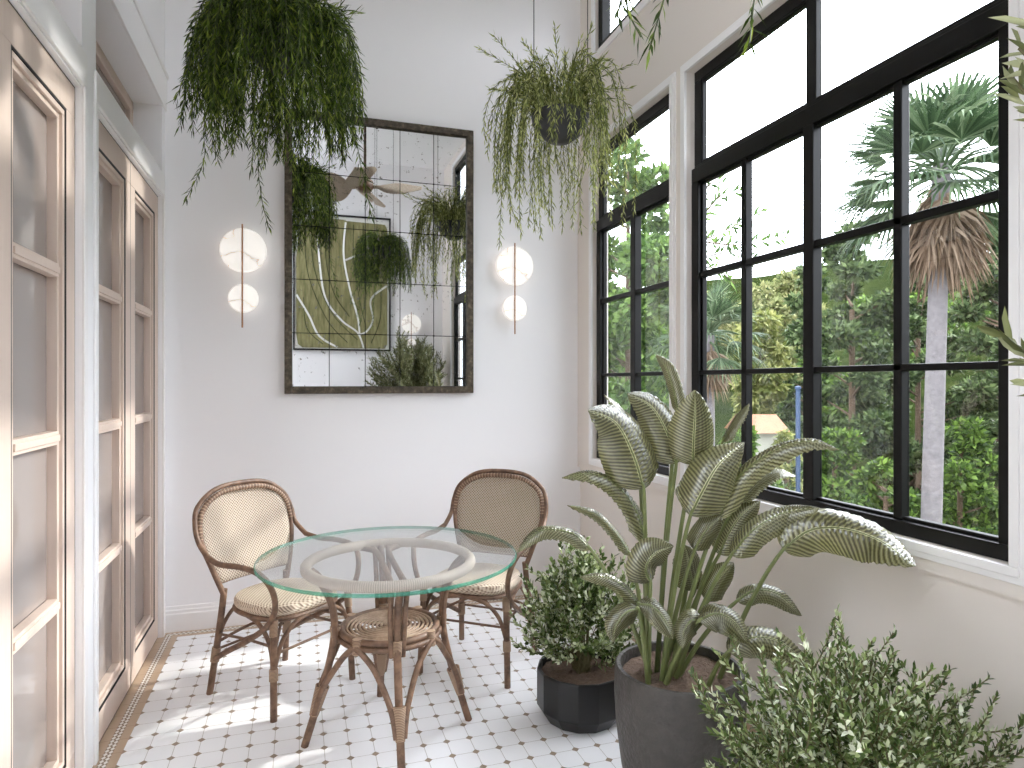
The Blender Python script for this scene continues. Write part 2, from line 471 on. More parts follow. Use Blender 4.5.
for a, b in BAYS:
    mid = (a + b) / 2
    door_leaf(k, mid, b, True); door_leaf(k + 1, a, mid, False); k += 2
    j = MB().ring_box(a, b, 2.545, 2.92, -.90, -.855, .06)             # tan frame of the transom light
    root = empty('window_%d' % (6 + k // 2), (-.88, mid, 2.73)); root['kind'] = 'structure'
    obj('window_frame', j, M['oak'], root, smooth=False, bevel=.004)
    obj('pane', MB().box(-.885, -.88, a + .06, b - .06, 2.605, 2.86), M['door_glass'], root, smooth=False)
    # unseen backing slab added behind the doors so that no light leaks round the leaves
struct('leak_backing', MB().box(-.96, -.95, 1.30, YB, 0, 3.2), M['wall'], smooth=False)
def glazed_fill(idx, horizontal, u0, u1, z0, z1, w0, w1, nz, nu=1):
    """glazed opening: slim oak frame, bars and clear panes; added out of sight for fill light; u runs along the wall, w through it"""
    bx = (lambda m, a, b_, c, d, e=0: m.box(w0 + e, w1 - e, a, b_, c, d)) if not horizontal else (lambda m, a, b_, c, d, e=0: m.box(a, b_, w0 + e, w1 - e, c, d))
    root = empty('window_%d' % idx, ((w0 + w1) / 2, (u0 + u1) / 2, z0) if not horizontal else ((u0 + u1) / 2, (w0 + w1) / 2, z0)); root['kind'] = 'structure'
    f = MB(); q = .045
    for a in ((u0, u1, z0, z0 + q), (u0, u1, z1 - q, z1), (u0, u0 + q, z0 + q, z1 - q), (u1 - q, u1, z0 + q, z1 - q)): bx(f, *a)
    obj('window_frame', f, M['oak'], root, smooth=False, bevel=.002)
    for i in range(1, nz): z = z0 + (z1 - z0) * i / nz; obj('glazing_bar', bx(MB(), u0 + q, u1 - q, z - .012, z + .012, .006), M['oak'], root, smooth=False)
    for i in range(1, nu): u = u0 + (u1 - u0) * i / nu; obj('mullion', bx(MB(), u - .03, u + .03, z0 + q, z1 - q, .003), M['oak'], root, smooth=False)
    obj('pane', bx(MB(), u0 + q, u1 - q, z0 + q, z1 - q, (w1 - w0) / 2 - .003), M['pane'], root, smooth=False)  # pane of the added opening, out of sight
glazed_fill(10, False, .15, 1.05, .9, 2.42, -.80, -.75, 3, 2)  # both left openings are made up, to brighten the room from the side
glazed_fill(11, False, -.25, 1.28, 2.545, 4.08, -.80, -.75, 1, 1)
glazed_fill(12, True, -.66, -.13, 2.2, 4.05, YF - .11, YF - .06, 3)  # high opening added behind the viewer to light the upper back wall

# --- window wall
WIN = [(2.92, 3.86), (1.246, 2.782), (.20, 1.14)]
Z0, Z1, C0, C1 = .9136, 2.914, 3.52, 4.06
holes = [(a, b, Z0, Z1) for a, b in WIN] + [(a, b, C0, C1) for a, b in WIN]
wr = MB(); wall_x(wr, XR + .02, 1.91, YF, YB, 0, ZC, holes)
wall_x(wr, XR, XR + .02, YF, YB, .83, 3.0, holes)                       # the thicker middle band with its shadow lines
struct('wall_right', wr, M['wall_warm'], smooth=False)
cs = MB()
for a, b in WIN:
    cs.ring_box(a - .045, b + .045, Z0 - .045, Z1 + .045, XR - .009, XR, .045)
    cs.ring_box(a - .026, b + .026, Z0 - .026, Z1 + .026, XR - .015, XR - .009, .026)
    cs.ring_box(a - .045, b + .045, C0 - .045, C1 + .045, XR + .008, XR + .02, .045)
struct('trim_4', cs, M['trim'], smooth=False, bevel=.002)

def bars(root, name, mb): return obj(name, mb, M['black'], root, smooth=False, bevel=.003)
def big_window(idx, ya, yb, cols):
    """cols: pane edges [(y0, y1)...] seen from the room; lower casements under a fixed top light"""
    root = empty('window_%d' % idx, (1.86, (ya + yb) / 2, Z0)); root['kind'] = 'structure'
    xf, xg, xb = 1.826, 1.860, 1.869
    ys = sorted(cols)
    lo = MB().ring_box(ya, yb, Z0, 2.44, xf, xb, .056, .045, .07)
    bars(root, 'casement_frame', lo)
    up = MB().ring_box(ya + .004, yb - .004, 2.44, Z1, xf + .014, xb, .06, .017, .054)
    bars(root, 'top_light_frame', up)
    st = MB()                                                            # slim inner step of each sash
    for z0, z1, w in ((Z0 + .045, 2.37, .012), (2.457, 2.86, .012)):
        st.ring_box(ya + .056, yb - .056, z0, z1, xf + .018, xb, w)
    bars(root, 'sash', st)
    for (p0, p1), (q0, q1) in zip(ys, ys[1:]):
        wide = (q0 - p1) > .045
        bars(root, 'mullion' if wide else 'glazing_bar', MB().box(xf + (0 if wide else .008), xb, p1, q0, Z0 + .045, 2.371))
    for z0, z1 in ((1.437, 1.459), (1.906, 1.933)):
        bars(root, 'glazing_bar', MB().box(xf + .008, xb, ya + .05, yb - .05, z0, z1))
    zr = [Z0 + .045, 1.437, 1.459, 1.906, 1.933, 2.371]
    for p0, p1 in ys:
        for z0, z1 in ((zr[0], zr[1]), (zr[2], zr[3]), (zr[4], zr[5])):
            obj('pane', MB().box(xg, xg + .004, p0, p1, z0, z1), M['pane'], root, smooth=False)
    if len(ys) == 4:
        m0, m1 = ys[1][1], ys[2][0]
        bars(root, 'mullion', MB().box(xf + .014, xb, m0, m1, 2.45, Z1 - .05))
        tops = [(ya + .06, m0), (m1, yb - .06)]
    else: tops = [(ya + .06, yb - .06)]
    for p0, p1 in tops:
        obj('pane', MB().box(xg, xg + .004, p0, p1, 2.457, 2.86), M['pane'], root, smooth=False)
def clerestory(idx, ya, yb, n):
    root = empty('window_%d' % idx, (1.86, (ya + yb) / 2, C0)); root['kind'] = 'structure'
    bars(root, 'window_frame', MB().ring_box(ya, yb, C0, C1, 1.84, 1.90, .055))
    w = (yb - ya - .11) / n
    for k in range(n):
        p0 = ya + .055 + k * w
        if k: bars(root, 'mullion', MB().box(1.845, 1.90, p0 - .02, p0 + .02, C0 + .05, C1 - .05))
        obj('pane', MB().box(1.866, 1.87, p0, p0 + w, C0 + .055, C1 - .055), M['pane'], root, smooth=False)
big_window(1, 2.92, 3.86, [(2.976, 3.351), (3.406, 3.804)])
big_window(2, 1.246, 2.782, [(1.302, 1.612), (1.644, 1.984), (2.036, 2.381), (2.414, 2.726)])
big_window(3, .20, 1.14, [(.256, .654), (.709, 1.084)])
clerestory(4, *WIN[0], 1); clerestory(5, *WIN[1], 2); clerestory(6, *WIN[2], 1)

# --- baseboards: stepped profile
def base_profile(off): return [(off, 0), (off - .018, 0), (off - .018, .098), (off - .014, .104), (off - .014, .118), (off - .008, .124), (off - .006, .14), (off, .143)]
struct('baseboard_back', MB().prism([(y, z) for y, z in base_profile(YB)], -.715, 1.82, 'x'), M['trim'], smooth=False)
struct('baseboard_right', MB().prism([(x, z) for x, z in base_profile(XR + .02)], YF, YB, 'y'), M['trim'], smooth=False)
def mirrored_profile(off): return [(2 * off - u, z) for u, z in base_profile(off)]
struct('baseboard_front', MB().prism(mirrored_profile(YF), -.715, 1.82, 'x'), M['trim'], smooth=False)

# ------------------------------------------------------------------ mirror, picture, lamps, fan
ml, mr, mb_, mt = -.081, 1.060, 1.333, 3.008
root = tag(empty('wall_mirror', ((ml + mr) / 2, YB - .02, mb_)), 'large antiqued mirror of square panes in a distressed dark frame on the back wall', 'mirror')
fr = MB(); fw_ = .042
for a in ((ml, ml + fw_, mb_, mt), (mr - fw_, mr, mb_, mt), (ml + fw_, mr - fw_, mb_, mb_ + fw_), (ml + fw_, mr - fw_, mt - fw_, mt)):
    fr.box(a[0], a[1], YB - .042, YB - .001, a[2], a[3])
obj('frame', fr, M['mframe'], root, smooth=False, bevel=.003)
obj('backing', MB().box(ml + .02, mr - .02, YB - .014, YB - .002, mb_ + .02, mt - .02), M['black'], root, smooth=False)
gx = np.linspace(ml + fw_, mr - fw_, 6); gz = np.linspace(mb_ + fw_, mt - fw_, 6)
for i in range(5):
    for j in range(5):
        e = .0022
        obj('mirror_pane', MB().box(gx[i] + e, gx[i+1] - e, YB - .020, YB - .014, gz[j] + e, gz[j+1] - e), M['mirror'], root, smooth=False)
for i in range(1, 5):
    for j in range(1, 5):
        obj('rosette', MB().lathe([(.006, 0), (.005, .003), (0, .004)], 10, (0, 0, 0)), M['black'], root, world=False)
        o = root.children[-1]; o.location = (gx[i] - root.location.x, -.0, gz[j] - root.location.z); o.rotation_euler = (PI / 2, 0, 0)

def sconce(x, ywall, s, label, z=2.158):
    """s = -1 for the back wall (lamp stands out towards -Y), +1 for the front wall"""
    root = tag(empty('wall_sconce', (x, ywall, z)), label, 'wall lamp', 'alabaster disc wall lamps')
    Y = lambda d: ywall + s * d
    obj('rod', MB().lathe([(0, -.445), (.0046, -.444), (.0046, .146), (0, .147)], 12, (x, Y(.062), z)), M['brass'], root)
    for dz, r, nm in ((0, .125, 'large_disc'), (-.275, .081, 'small_disc')):
        d = MB().lathe([(0, -.010), (r - .004, -.010), (r, -.006), (r, .006), (r - .004, .010), (0, .010)], 64)
        o = obj(nm, d, M['alabaster'], root, world=False); o.location = (.004, s * .043, dz); o.rotation_euler = (PI / 2, .4, 0)
        for q in (.62, -.62):
            c = MB().tube([(x, Y(.001), z + dz + q * r), (x, Y(.064), z + dz + q * r)], .004, 8)
            obj('clip', c, M['brass'], root)
    return root
sconce(-.308, YB, -1, 'brass rod wall lamp with two glowing alabaster discs, left of the mirror')
sconce(1.331, YB, -1, 'brass rod wall lamp with two glowing alabaster discs, right of the mirror')
sconce(1.377, YF, 1, 'alabaster disc wall lamp seen only inside the mirror, beside the green picture')

# picture on the front wall (seen in the mirror)
pl, pr, pb, pt = -.07, 1.118, 1.80, 3.50
root = tag(empty('framed_picture', ((pl + pr) / 2, YF, pb)), 'green abstract leaf picture in a thin black frame, seen in the mirror', 'picture')
fr = MB()
for a in ((pl, pl + .02, pb, pt), (pr - .02, pr, pb, pt), (pl + .02, pr - .02, pb, pb + .02), (pl + .02, pr - .02, pt - .02, pt)):
    fr.box(a[0], a[1], YF + .001, YF + .04, a[2], a[3])
obj('frame', fr, M['black'], root, smooth=False)
obj('canvas', MB().box(pl + .015, pr - .015, YF + .004, YF + .02, pb + .015, pt - .015), M['white_frame'], root, smooth=False)
def m_paint():
    t = NT('green brushed paint'); co, x, y, z = t.xyz('Object')
    mp = t.n('Mapping'); t.set(mp.inputs[0], co); mp.inputs['Scale'].default_value = (14, 1, 2.2); mp.inputs['Rotation'].default_value = (0, .35, 0)
    g = t.noise(1.6, 6, mp.outputs[0], .65)
    t.bsdf(t.ramp(g, [(.3, (100, 98, 60)), (.52, (138, 134, 90)), (.72, (172, 164, 120))]), .8); return t.m
paint = m_paint()
def AP(px, py):   # a place on the picture, from the left/top seen in the mirror (mirror flips nothing left-right in the room's X)
    return (pl + (px - 293) / 97 * (pr - pl), pb + (352 - py) / 135 * (pt - pb))
g = MB()
g.prism([AP(*q) for q in [(302, 349.5), (297.5, 346), (296, 336), (296, 262), (299, 232), (306, 224), (318, 221), (343, 221.5), (343, 349.5)]], YF + .02, YF + .024)
g.prism([AP(*q) for q in [(343, 222.5), (384, 223.5), (386.5, 228), (386.5, 345), (384, 349.5), (343, 349.5)]], YF + .0205, YF + .0245)
obj('green_shapes', g, paint, root, smooth=False)
w = MB()
for pts in ([(296, 298), (308, 318), (318, 338), (336, 349)], [(316, 224), (318, 262), (324, 300), (340, 322), (356, 334), (362, 349)],
            [(344, 224), (342, 256), (348, 290), (356, 318), (358, 336)], [(386, 286), (370, 300), (372, 320), (366, 332), (358, 336)], [(344, 262), (360, 256), (386, 256)]):
    w.tube([(a, YF + .025, b) for a, b in [AP(*q) for q in [(v.x, v.y) for v in spline([(p[0], p[1], 0) for p in pts], 8)]]], .019, 6, flat=.3)
obj('white_lines', w, M['white_frame'], root)
dk = MB()
for pts in ([(303, 300), (306, 330), (322, 346)], [(304, 240), (308, 280), (326, 322), (346, 344)], [(310, 226), (313, 270), (330, 314), (356, 341)], [(324, 226), (325, 264), (333, 296), (348, 318)],
            [(352, 226), (352, 262), (358, 300), (364, 326)], [(362, 226), (361, 270), (366, 296)], [(376, 226), (374, 290)], [(380, 292), (379, 320), (370, 344)]):
    dk.tube([(a, YF + .025, b) for a, b in [AP(*q) for q in [(v.x, v.y) for v in spline([(p[0], p[1], 0) for p in pts], 6)]]], .008, 5, flat=.35)
obj('dark_lines', dk, plain('dark olive line', (70, 74, 40), .8), root)

# ceiling fan with leaf shaped rattan blades
root = tag(empty('ceiling_fan', (.55, 2.30, ZC)), 'rattan leaf-bladed ceiling fan on a thin rod, seen in the mirror', 'ceiling fan')
c0 = Vector((.55, 2.30, 3.12))
obj('rod', MB().tube([(c0.x, c0.y, ZC), (c0.x, c0.y, c0.z)], .012, 10), M['cane'], root)
obj('canopy', MB().lathe([(.06, 0), (.06, -.02), (.02, -.07), (.012, -.075)], 24, (c0.x, c0.y, ZC)), M['cane'], root)
obj('hub', MB().lathe([(0, -.06), (.05, -.05), (.075, -.01), (.07, .04), (.03, .08), (.012, .1)], 28, tuple(c0)), M['cane'], root)
for q in range(4):
    a = .25 + q * PI / 2
    d = Vector((math.cos(a), math.sin(a), 0)); n = Vector((-math.sin(a), math.cos(a), 0))
    m = MB(); vs = []; uv = []; N = 18
    for i in range(N + 1):
        u = i / N; L = .07 + .42 * u
        wd = .012 + .15 * math.sin(PI * min(1, max(0, (u - .12) / .88)) ** .8) if u > .12 else .012
        for v in (-1, -.5, 0, .5, 1):
            tilt = -.55
            p = c0 + d * L + n * (v * wd * math.cos(tilt)) + UP * (v * wd * math.sin(tilt) - .02 * v * v)
            vs.append(p); uv.append((L, v * wd))
    fs = [(i*5+k, i*5+k+1, (i+1)*5+k+1, (i+1)*5+k) for i in range(N) for k in range(4)]
    m.add(vs, fs)
    o = obj('blade', m, M['weave'], root, uv=uv)
    md = o.modifiers.new('thick', 'SOLIDIFY'); md.thickness = .008
# ------------------------------------------------------------------ rattan chairs
def mirx(pts): return [(-p[0], p[1], p[2]) for p in pts]
def make_chair(label, group):
    """local: front is -y, right is +x, feet at z 0"""
    root = tag(empty('rattan_armchair'), label, 'chair', group)
    A = lambda nm, mb, mt, par=root, **k: obj(nm, mb, mt, par, world=False, **k)
    # seat pad: rounded trapezoid, woven
    rim = []
    for k in range(64):
        a = 2 * PI * k / 64; c, s = math.cos(a), math.sin(a)
        e = 2.7; q = (abs(c)**e + abs(s)**e) ** (-1/e)
        yy = q * s * .205; ww = .222 - .035 * (yy / .205 * .5 + .5)
        rim.append((q * c * ww, yy - .005))
    m = MB(); vs = []; uv = []
    prof = [(.0, .452), (.5, .452), (.86, .450), (.96, .444), (1.0, .430), (1.0, .414), (.97, .405), (.0, .405)]
    fs = []
    for sc_, z in prof:
        for u, v in rim: vs.append((u * sc_, v * sc_, z)); uv.append((u * sc_ + (z - .45) * .6, v * sc_ + (.45 - z)))
    for i in range(len(prof) - 1):
        for k in range(64):
            k2 = (k + 1) % 64; fs.append((i*64+k, (i+1)*64+k, (i+1)*64+k2, i*64+k2))
    m.add(vs, [f[::-1] for f in fs]); A('seat', m, M['seat'], uv=uv)
    sf = MB().tube([(u * .98, v * .98, .395) for u, v in rim], .011, 8, True)
    A('seat_frame', sf, M['cane'])
    # back: inner hoop, woven panel inside it, outer hoop flowing into the arms
    hoop = [(-.175, .185, .44), (-.222, .212, .58), (-.250, .246, .70), (-.228, .270, .815), (-.135, .286, .882), (0, .291, .897)]
    hoop = spline(hoop + mirx(hoop[:-1])[::-1], 8)
    A('back_frame', MB().tube(hoop, .0125, 10), M['cane'])
    wrapb = MB()
    for i in range(16, 64, 1):
        if i % 1 == 0 and 14 < i < 66:
            p = hoop[i]; d = (hoop[i+1] - hoop[i-1]).normalized()
            inn = Vector((0, .24, .70)) - p; inn.normalize()
            wrapb.tube([p + d * -.0022, p + d * .0022], .0136, 8)
    A('binding', wrapb, M['cane_pale'], angle=0)
    m = MB(); vs = []; fs = []; uv = []
    rows = 26; top, bot = .894, .50
    def half(z):
        best = 0
        for p, q in zip(hoop[:len(hoop)//2], hoop[1:len(hoop)//2 + 1]):
            if min(p.z, q.z) - 1e-6 <= z <= max(p.z, q.z) + 1e-6:
                f = (z - p.z) / (q.z - p.z) if abs(q.z - p.z) > 1e-6 else 0
                best = max(best, abs(p.x + (q.x - p.x) * f))
        return best
    def yat(z):
        for p, q in zip(hoop[:len(hoop)//2], hoop[1:len(hoop)//2 + 1]):
            if p.z <= z <= q.z: return p.y + (q.y - p.y) * (z - p.z) / max(1e-6, q.z - p.z)
        return .29
    for i in range(rows + 1):
        u = i / rows; z = bot + (top - bot) * (1 - (1 - u) ** 1.5)
        h = max(.004, half(z) - .006); y0 = yat(z)
        for k in range(13):
            v = -1 + k / 6; sag = .028 * (1 - v * v) * (1 - abs(2 * u - 1) ** 3)
            vs.append((h * v, y0 + sag, z)); uv.append((h * v, z))
    for i in range(rows):
        for k in range(12): fs.append((i*13+k, i*13+k+1, (i+1)*13+k+1, (i+1)*13+k))
    m.add(vs, fs); bp = A('backrest', m, M['weave'], uv=uv)
    md = bp.modifiers.new('thick', 'SOLIDIFY'); md.thickness = .007; md.offset = 0
    A('back_rail', MB().tube(spline([(-.185, .2, .50), (-.1, .222, .497), (0, .226, .496), (.1, .222, .497), (.185, .2, .50)], 6), .009, 8), M['cane'])
    outer = [(-.272, .16, .635), (-.268, .232, .690), (-.266, .262, .760), (-.238, .286, .838), (-.140, .300, .904), (0, .305, .919)]
    outer = spline(outer + mirx(outer[:-1])[::-1], 8)
    A('back_hoop', MB().tube(outer, .0115, 10), M['cane'])
    for sgn in (-1, 1):
        arm = [(-.272, .16, .635), (-.280, .07, .622), (-.278, -.06, .628), (-.272, -.17, .615), (-.25, -.222, .555), (-.232, -.222, .47), (-.226, -.165, .385), (-.222, -.04, .30), (-.214, .10, .225), (-.206, .205, .165)]
        arm = spline(arm if sgn < 0 else mirx(arm), 8)
        a = A('armrest', MB().tube(arm, .0125, 10), M['cane'])
        # front leg
        fl = [(-.212, -.19, .41), (-.218, -.196, .25), (-.226, -.206, 0)]
        fl = spline(fl if sgn < 0 else mirx(fl), 6)
        l = A('leg', MB().tube(fl, .0145, 12), M['cane'])
        b = [p for p in fl if .13 < p.z < .24]
        A('binding', MB().tube([(p.x, p.y, p.z) for p in b], .0185, 12), M['binding'], l)
        b = [p for p in fl if .33 < p.z < .42]
        A('binding', MB().tube([(p.x, p.y, p.z) for p in b], .0175, 12), M['binding'], l)
        # rear leg runs up into the back
        rl = [(-.172, .19, .47), (-.182, .196, .36), (-.198, .214, .18), (-.210, .240, 0)]
        rl = spline(rl if sgn < 0 else mirx(rl), 6)
        l = A('leg', MB().tube(rl, .0145, 12), M['cane'])
        b = [p for p in rl if .12 < p.z < .22]
        A('binding', MB().tube([(p.x, p.y, p.z) for p in b], .0195, 12), M['binding'], l)
        # bentwood braces from the legs up to the seat
        br = [(-.222, -.20, .21), (-.215, -.165, .31), (-.208, -.09, .375), (-.20, -.01, .392)]
        A('brace', MB().tube(spline(br if sgn < 0 else mirx(br), 6), .0095, 8), M['cane'])
        br = [(-.219, -.203, .21), (-.185, -.205, .31), (-.12, -.206, .372), (-.03, -.205, .392)]
        A('brace', MB().tube(spline(br if sgn < 0 else mirx(br), 6), .0095, 8), M['cane'])
        br = [(-.198, .21, .18), (-.165, .208, .30), (-.10, .205, .37), (-.02, .20, .392)]
        A('brace', MB().tube(spline(br if sgn < 0 else mirx(br), 6), .0085, 8), M['cane'])
        # side stretcher
        st = [(-.216, -.196, .30), (-.205, 0, .292), (-.190, .204, .27)]
        A('stretcher', MB().tube(spline(st if sgn < 0 else mirx(st), 6), .006, 8), M['cane'])
        # crossed thin canes under the seat
        x = [(-.217, -.196, .255), (-.09, -.08, .315), (0, .0, .335), (.10, .10, .305), (.192, .205, .235)]
        A('cross_stretcher', MB().tube(spline(x if sgn < 0 else mirx(x), 6), .0065, 8), M['cane'])
    A('stretcher', MB().tube([(-.2, .214, .20), (.2, .214, .20)], .006, 8), M['cane'])
    A('stretcher', MB().tube([(-.217, -.198, .27), (.217, -.198, .27)], .006, 8), M['cane'])
    return root
def place(o, loc, facing):      # facing: direction the sitter looks
    o.location = (loc[0], loc[1], 0); o.rotation_euler = (0, 0, math.atan2(facing[1], facing[0]) + PI / 2)
ch1 = make_chair('pale woven rattan armchair in the sunlight left of the glass table', 'rattan armchairs at the glass table')
place(ch1, (-.066, 3.185), (.66, -.75))
ch2 = copy_tree(ch1); ch2['label'] = 'rattan armchair behind the right side of the glass table, beside the leafy plants'
place(ch2, (.86, 3.17), (-.62, -.785))

# ------------------------------------------------------------------ glass topped rattan table
TC = (.345, 2.645)
root = tag(empty('round_table', (TC[0], TC[1], 0)), 'round glass-topped rattan table with four splayed legs and a spiral shelf', 'table')
A = lambda nm, mb, mt, par=root, **k: obj(nm, mb, mt, par, world=False, **k)
zt = .716
gt = A('glass_top', MB().lathe([(0, zt - .012), (.5036, zt - .012), (.5036, zt), (0, zt)], 96), M['glass_top'])
A('glass_edge', MB().lathe([(.5035, zt - .0125), (.506, zt - .0115), (.507, zt - .008), (.507, zt - .004), (.506, zt - .0005), (.5035, zt + .0005)], 96, caps=False), M['glass_edge'], gt)
A('wrapped_ring', MB().tube(circle(.322, zt - .034, 96), .0205, 14, True), M['wrapring'])
for s_ in (-1, 1):
    cb = [(s_ * .028, -.305, zt - .045), (s_ * .024, -.2, zt - .05), (s_ * .022, 0, zt - .05), (s_ * .024, .2, zt - .05), (s_ * .036, .27, zt - .05), (s_ * .085, .312, zt - .045)]
    A('cross_bar', MB().tube(spline(cb, 6), .0125, 10), M['cane'])
# spiral shelf
zs = .432
sh = MB()
for r in np.arange(.018, .178, .0165): sh.tube(circle(float(r), zs, 48), .0047, 7, True)
sh.lathe([(0, zs - .004), (.012, zs - .004), (.012, zs + .005), (0, zs + .005)], 16)
A('spiral_shelf', sh, M['cane_pale'], angle=0)
for q in range(4):
    a = q * PI / 4
    A('shelf_bar', MB().tube([(-.18 * math.cos(a), -.18 * math.sin(a), zs - .011), (.18 * math.cos(a), .18 * math.sin(a), zs - .011)], .0065, 8), M['cane'])
A('shelf_ring', MB().tube(circle(.186, zs - .004, 72), .0135, 10, True), M['cane'])
A('shelf_ring', MB().tube(circle(.197, zs - .024, 72), .0105, 10, True), M['cane'])
for q in range(4):
    a = -PI / 2 + q * PI / 2
    d = Vector((math.cos(a), math.sin(a), 0)); n = Vector((-d.y, d.x, 0))
    pt = lambda r, z, w=0: d * r + n * w + UP * z
    l = A('leg', MB().tube(spline([pt(.325, 0), pt(.288, .12), pt(.245, .26), pt(.215, zs - .02), pt(.222, .53), pt(.262, .62), pt(.305, zt - .045)], 8), .0145, 12), M['cane'])
    for w in (-1, 1):
        A('upright', MB().tube(spline([pt(.214, zs - .045, w * .020), pt(.213, zs, w * .023), pt(.222, .54, w * .027), pt(.26, .63, w * .028), pt(.300, zt - .045, w * .03)], 8), .0105, 10), M['cane'], l)
        b = d.lerp(n * w, .5).normalized()
        ends = [pt(.290, .125, w * .014), pt(.262, .22, w * .03), pt(.205, .33, w * .075), pt(.172, .385, w * .115), b * .206 + UP * (zs - .02) - n * w * .0]
        A('arch', MB().tube(spline(ends, 8), .0115, 10), M['cane'], l)
    bnd = spline([pt(.291, .115), pt(.276, .165), pt(.258, .225)], 4)
    A('binding', MB().tube(bnd, [.0170 + .010 * i / 8 for i in range(9)], 14), M['binding'], l)
    A('binding', MB().tube([pt(.206, zs - .045), pt(.211, zs + .018)], .021, 12), M['binding'], l)
for q in range(4):
    a = -PI / 4 + q * PI / 2; d = Vector((math.cos(a), math.sin(a), 0))
    A('binding', MB().tube([d * .199 + UP * (zs - .045), d * .196 + UP * (zs + .01)], .0175, 12), M['binding'])
# ------------------------------------------------------------------ foliage helpers
def rot_frames(dirs, ups):
    d = dirs / np.linalg.norm(dirs, axis=1, keepdims=True)
    s = np.cross(d, ups); ln = np.linalg.norm(s, axis=1, keepdims=True)
    bad = ln[:, 0] < 1e-4
    if bad.any(): s[bad] = np.cross(d[bad], np.array([1.0, .3, .2])); ln = np.linalg.norm(s, axis=1, keepdims=True)
    s = s / ln; n = np.cross(s, d); return d, s, n
LEAF4 = (np.array([(0, 0, 0), (-.5, .42, .03), (0, 1, -.02), (.5, .42, .03)]), [(0, 3, 2, 1)])
LEAF6 = (np.array([(0, 0, 0), (-.42, .3, .06), (-.36, .68, .05), (0, 1, -.06), (.36, .68, .05), (.42, .3, .06), (0, .5, -.03)]),
         [(0, 6, 1), (1, 6, 2), (2, 6, 3), (3, 6, 4), (4, 6, 5), (5, 6, 0)])
def leaves(mb, pos, dirs, ups, length, width, base=LEAF4):
    """adds one leaf per row; base is (side, along, normal)"""
    pos = np.asarray(pos, float); n = len(pos)
    if n == 0: return mb
    d, s, nn = rot_frames(np.asarray(dirs, float), np.asarray(ups, float))
    L = np.broadcast_to(np.asarray(length, float), (n,))[:, None, None]; W = np.broadcast_to(np.asarray(width, float), (n,))[:, None, None]
    b, fs = base
    v = pos[:, None, :] + s[:, None, :] * b[None, :, 0:1] * W + d[:, None, :] * b[None, :, 1:2] * L + nn[:, None, :] * b[None, :, 2:3] * L
    k = len(b); o = len(mb.v)
    mb.v += v.reshape(-1, 3).tolist()
    for i in range(n): mb.f += [tuple(o + i * k + q for q in f) for f in fs]
    return mb
def along(path, step, start=0.0):
    """points and tangents spaced evenly along a polyline"""
    p = np.array([tuple(q) for q in path]); seg = np.linalg.norm(np.diff(p, axis=0), axis=1); cum = np.concatenate([[0], np.cumsum(seg)])
    s = np.arange(start, cum[-1], step)
    if len(s) == 0: return np.zeros((0, 3)), np.zeros((0, 3))
    pos = np.stack([np.interp(s, cum, p[:, k]) for k in range(3)], 1)
    i = np.clip(np.searchsorted(cum, s, 'right') - 1, 0, len(seg) - 1)
    tn = (p[i + 1] - p[i]) / np.maximum(seg[i], 1e-9)[:, None]; return pos, tn

# ------------------------------------------------------------------ big plant with ribbed leaves in a grey pot
PT = 2.2
pc = P(679, 665, PT)                       # centre of the pot's rim
pot_r, pot_h = .213, pc.z
root = tag(empty('potted_plant', (pc.x, pc.y, 0)), 'tall plant with large ribbed paddle leaves in a round charcoal pot', 'plant')
A = lambda nm, mb, mt, par=root, **k: obj(nm, mb, mt, par, world=False, **k)
A('pot', MB().lathe([(0, 0), (.158, 0), (.168, .012), (.192, .12), (.209, .25), (.215, .36), (pot_r, pot_h - .008), (pot_r - .006, pot_h), (pot_r - .018, pot_h), (pot_r - .022, pot_h - .008), (pot_r - .024, pot_h - .07), (0, pot_h - .075)], 72), M['stone_pot'])
sm = MB(); vs = [(0, 0, pot_h - .03)]; fs = []
for i in range(1, 9):
    for k in range(40):
        r = (pot_r - .023) * i / 8; a = 2 * PI * k / 40
        vs.append((r * math.cos(a), r * math.sin(a), pot_h - .034 + R.uniform(-.004, .006)))
for k in range(40): fs.append((0, 1 + k, 1 + (k + 1) % 40))
for i in range(7):
    for k in range(40):
        a, b = 1 + i*40 + k, 1 + i*40 + (k+1) % 40; fs.append((a, a + 40, b + 40, b))
sm.add(vs, fs); A('soil', sm, M['soil'], angle=0)

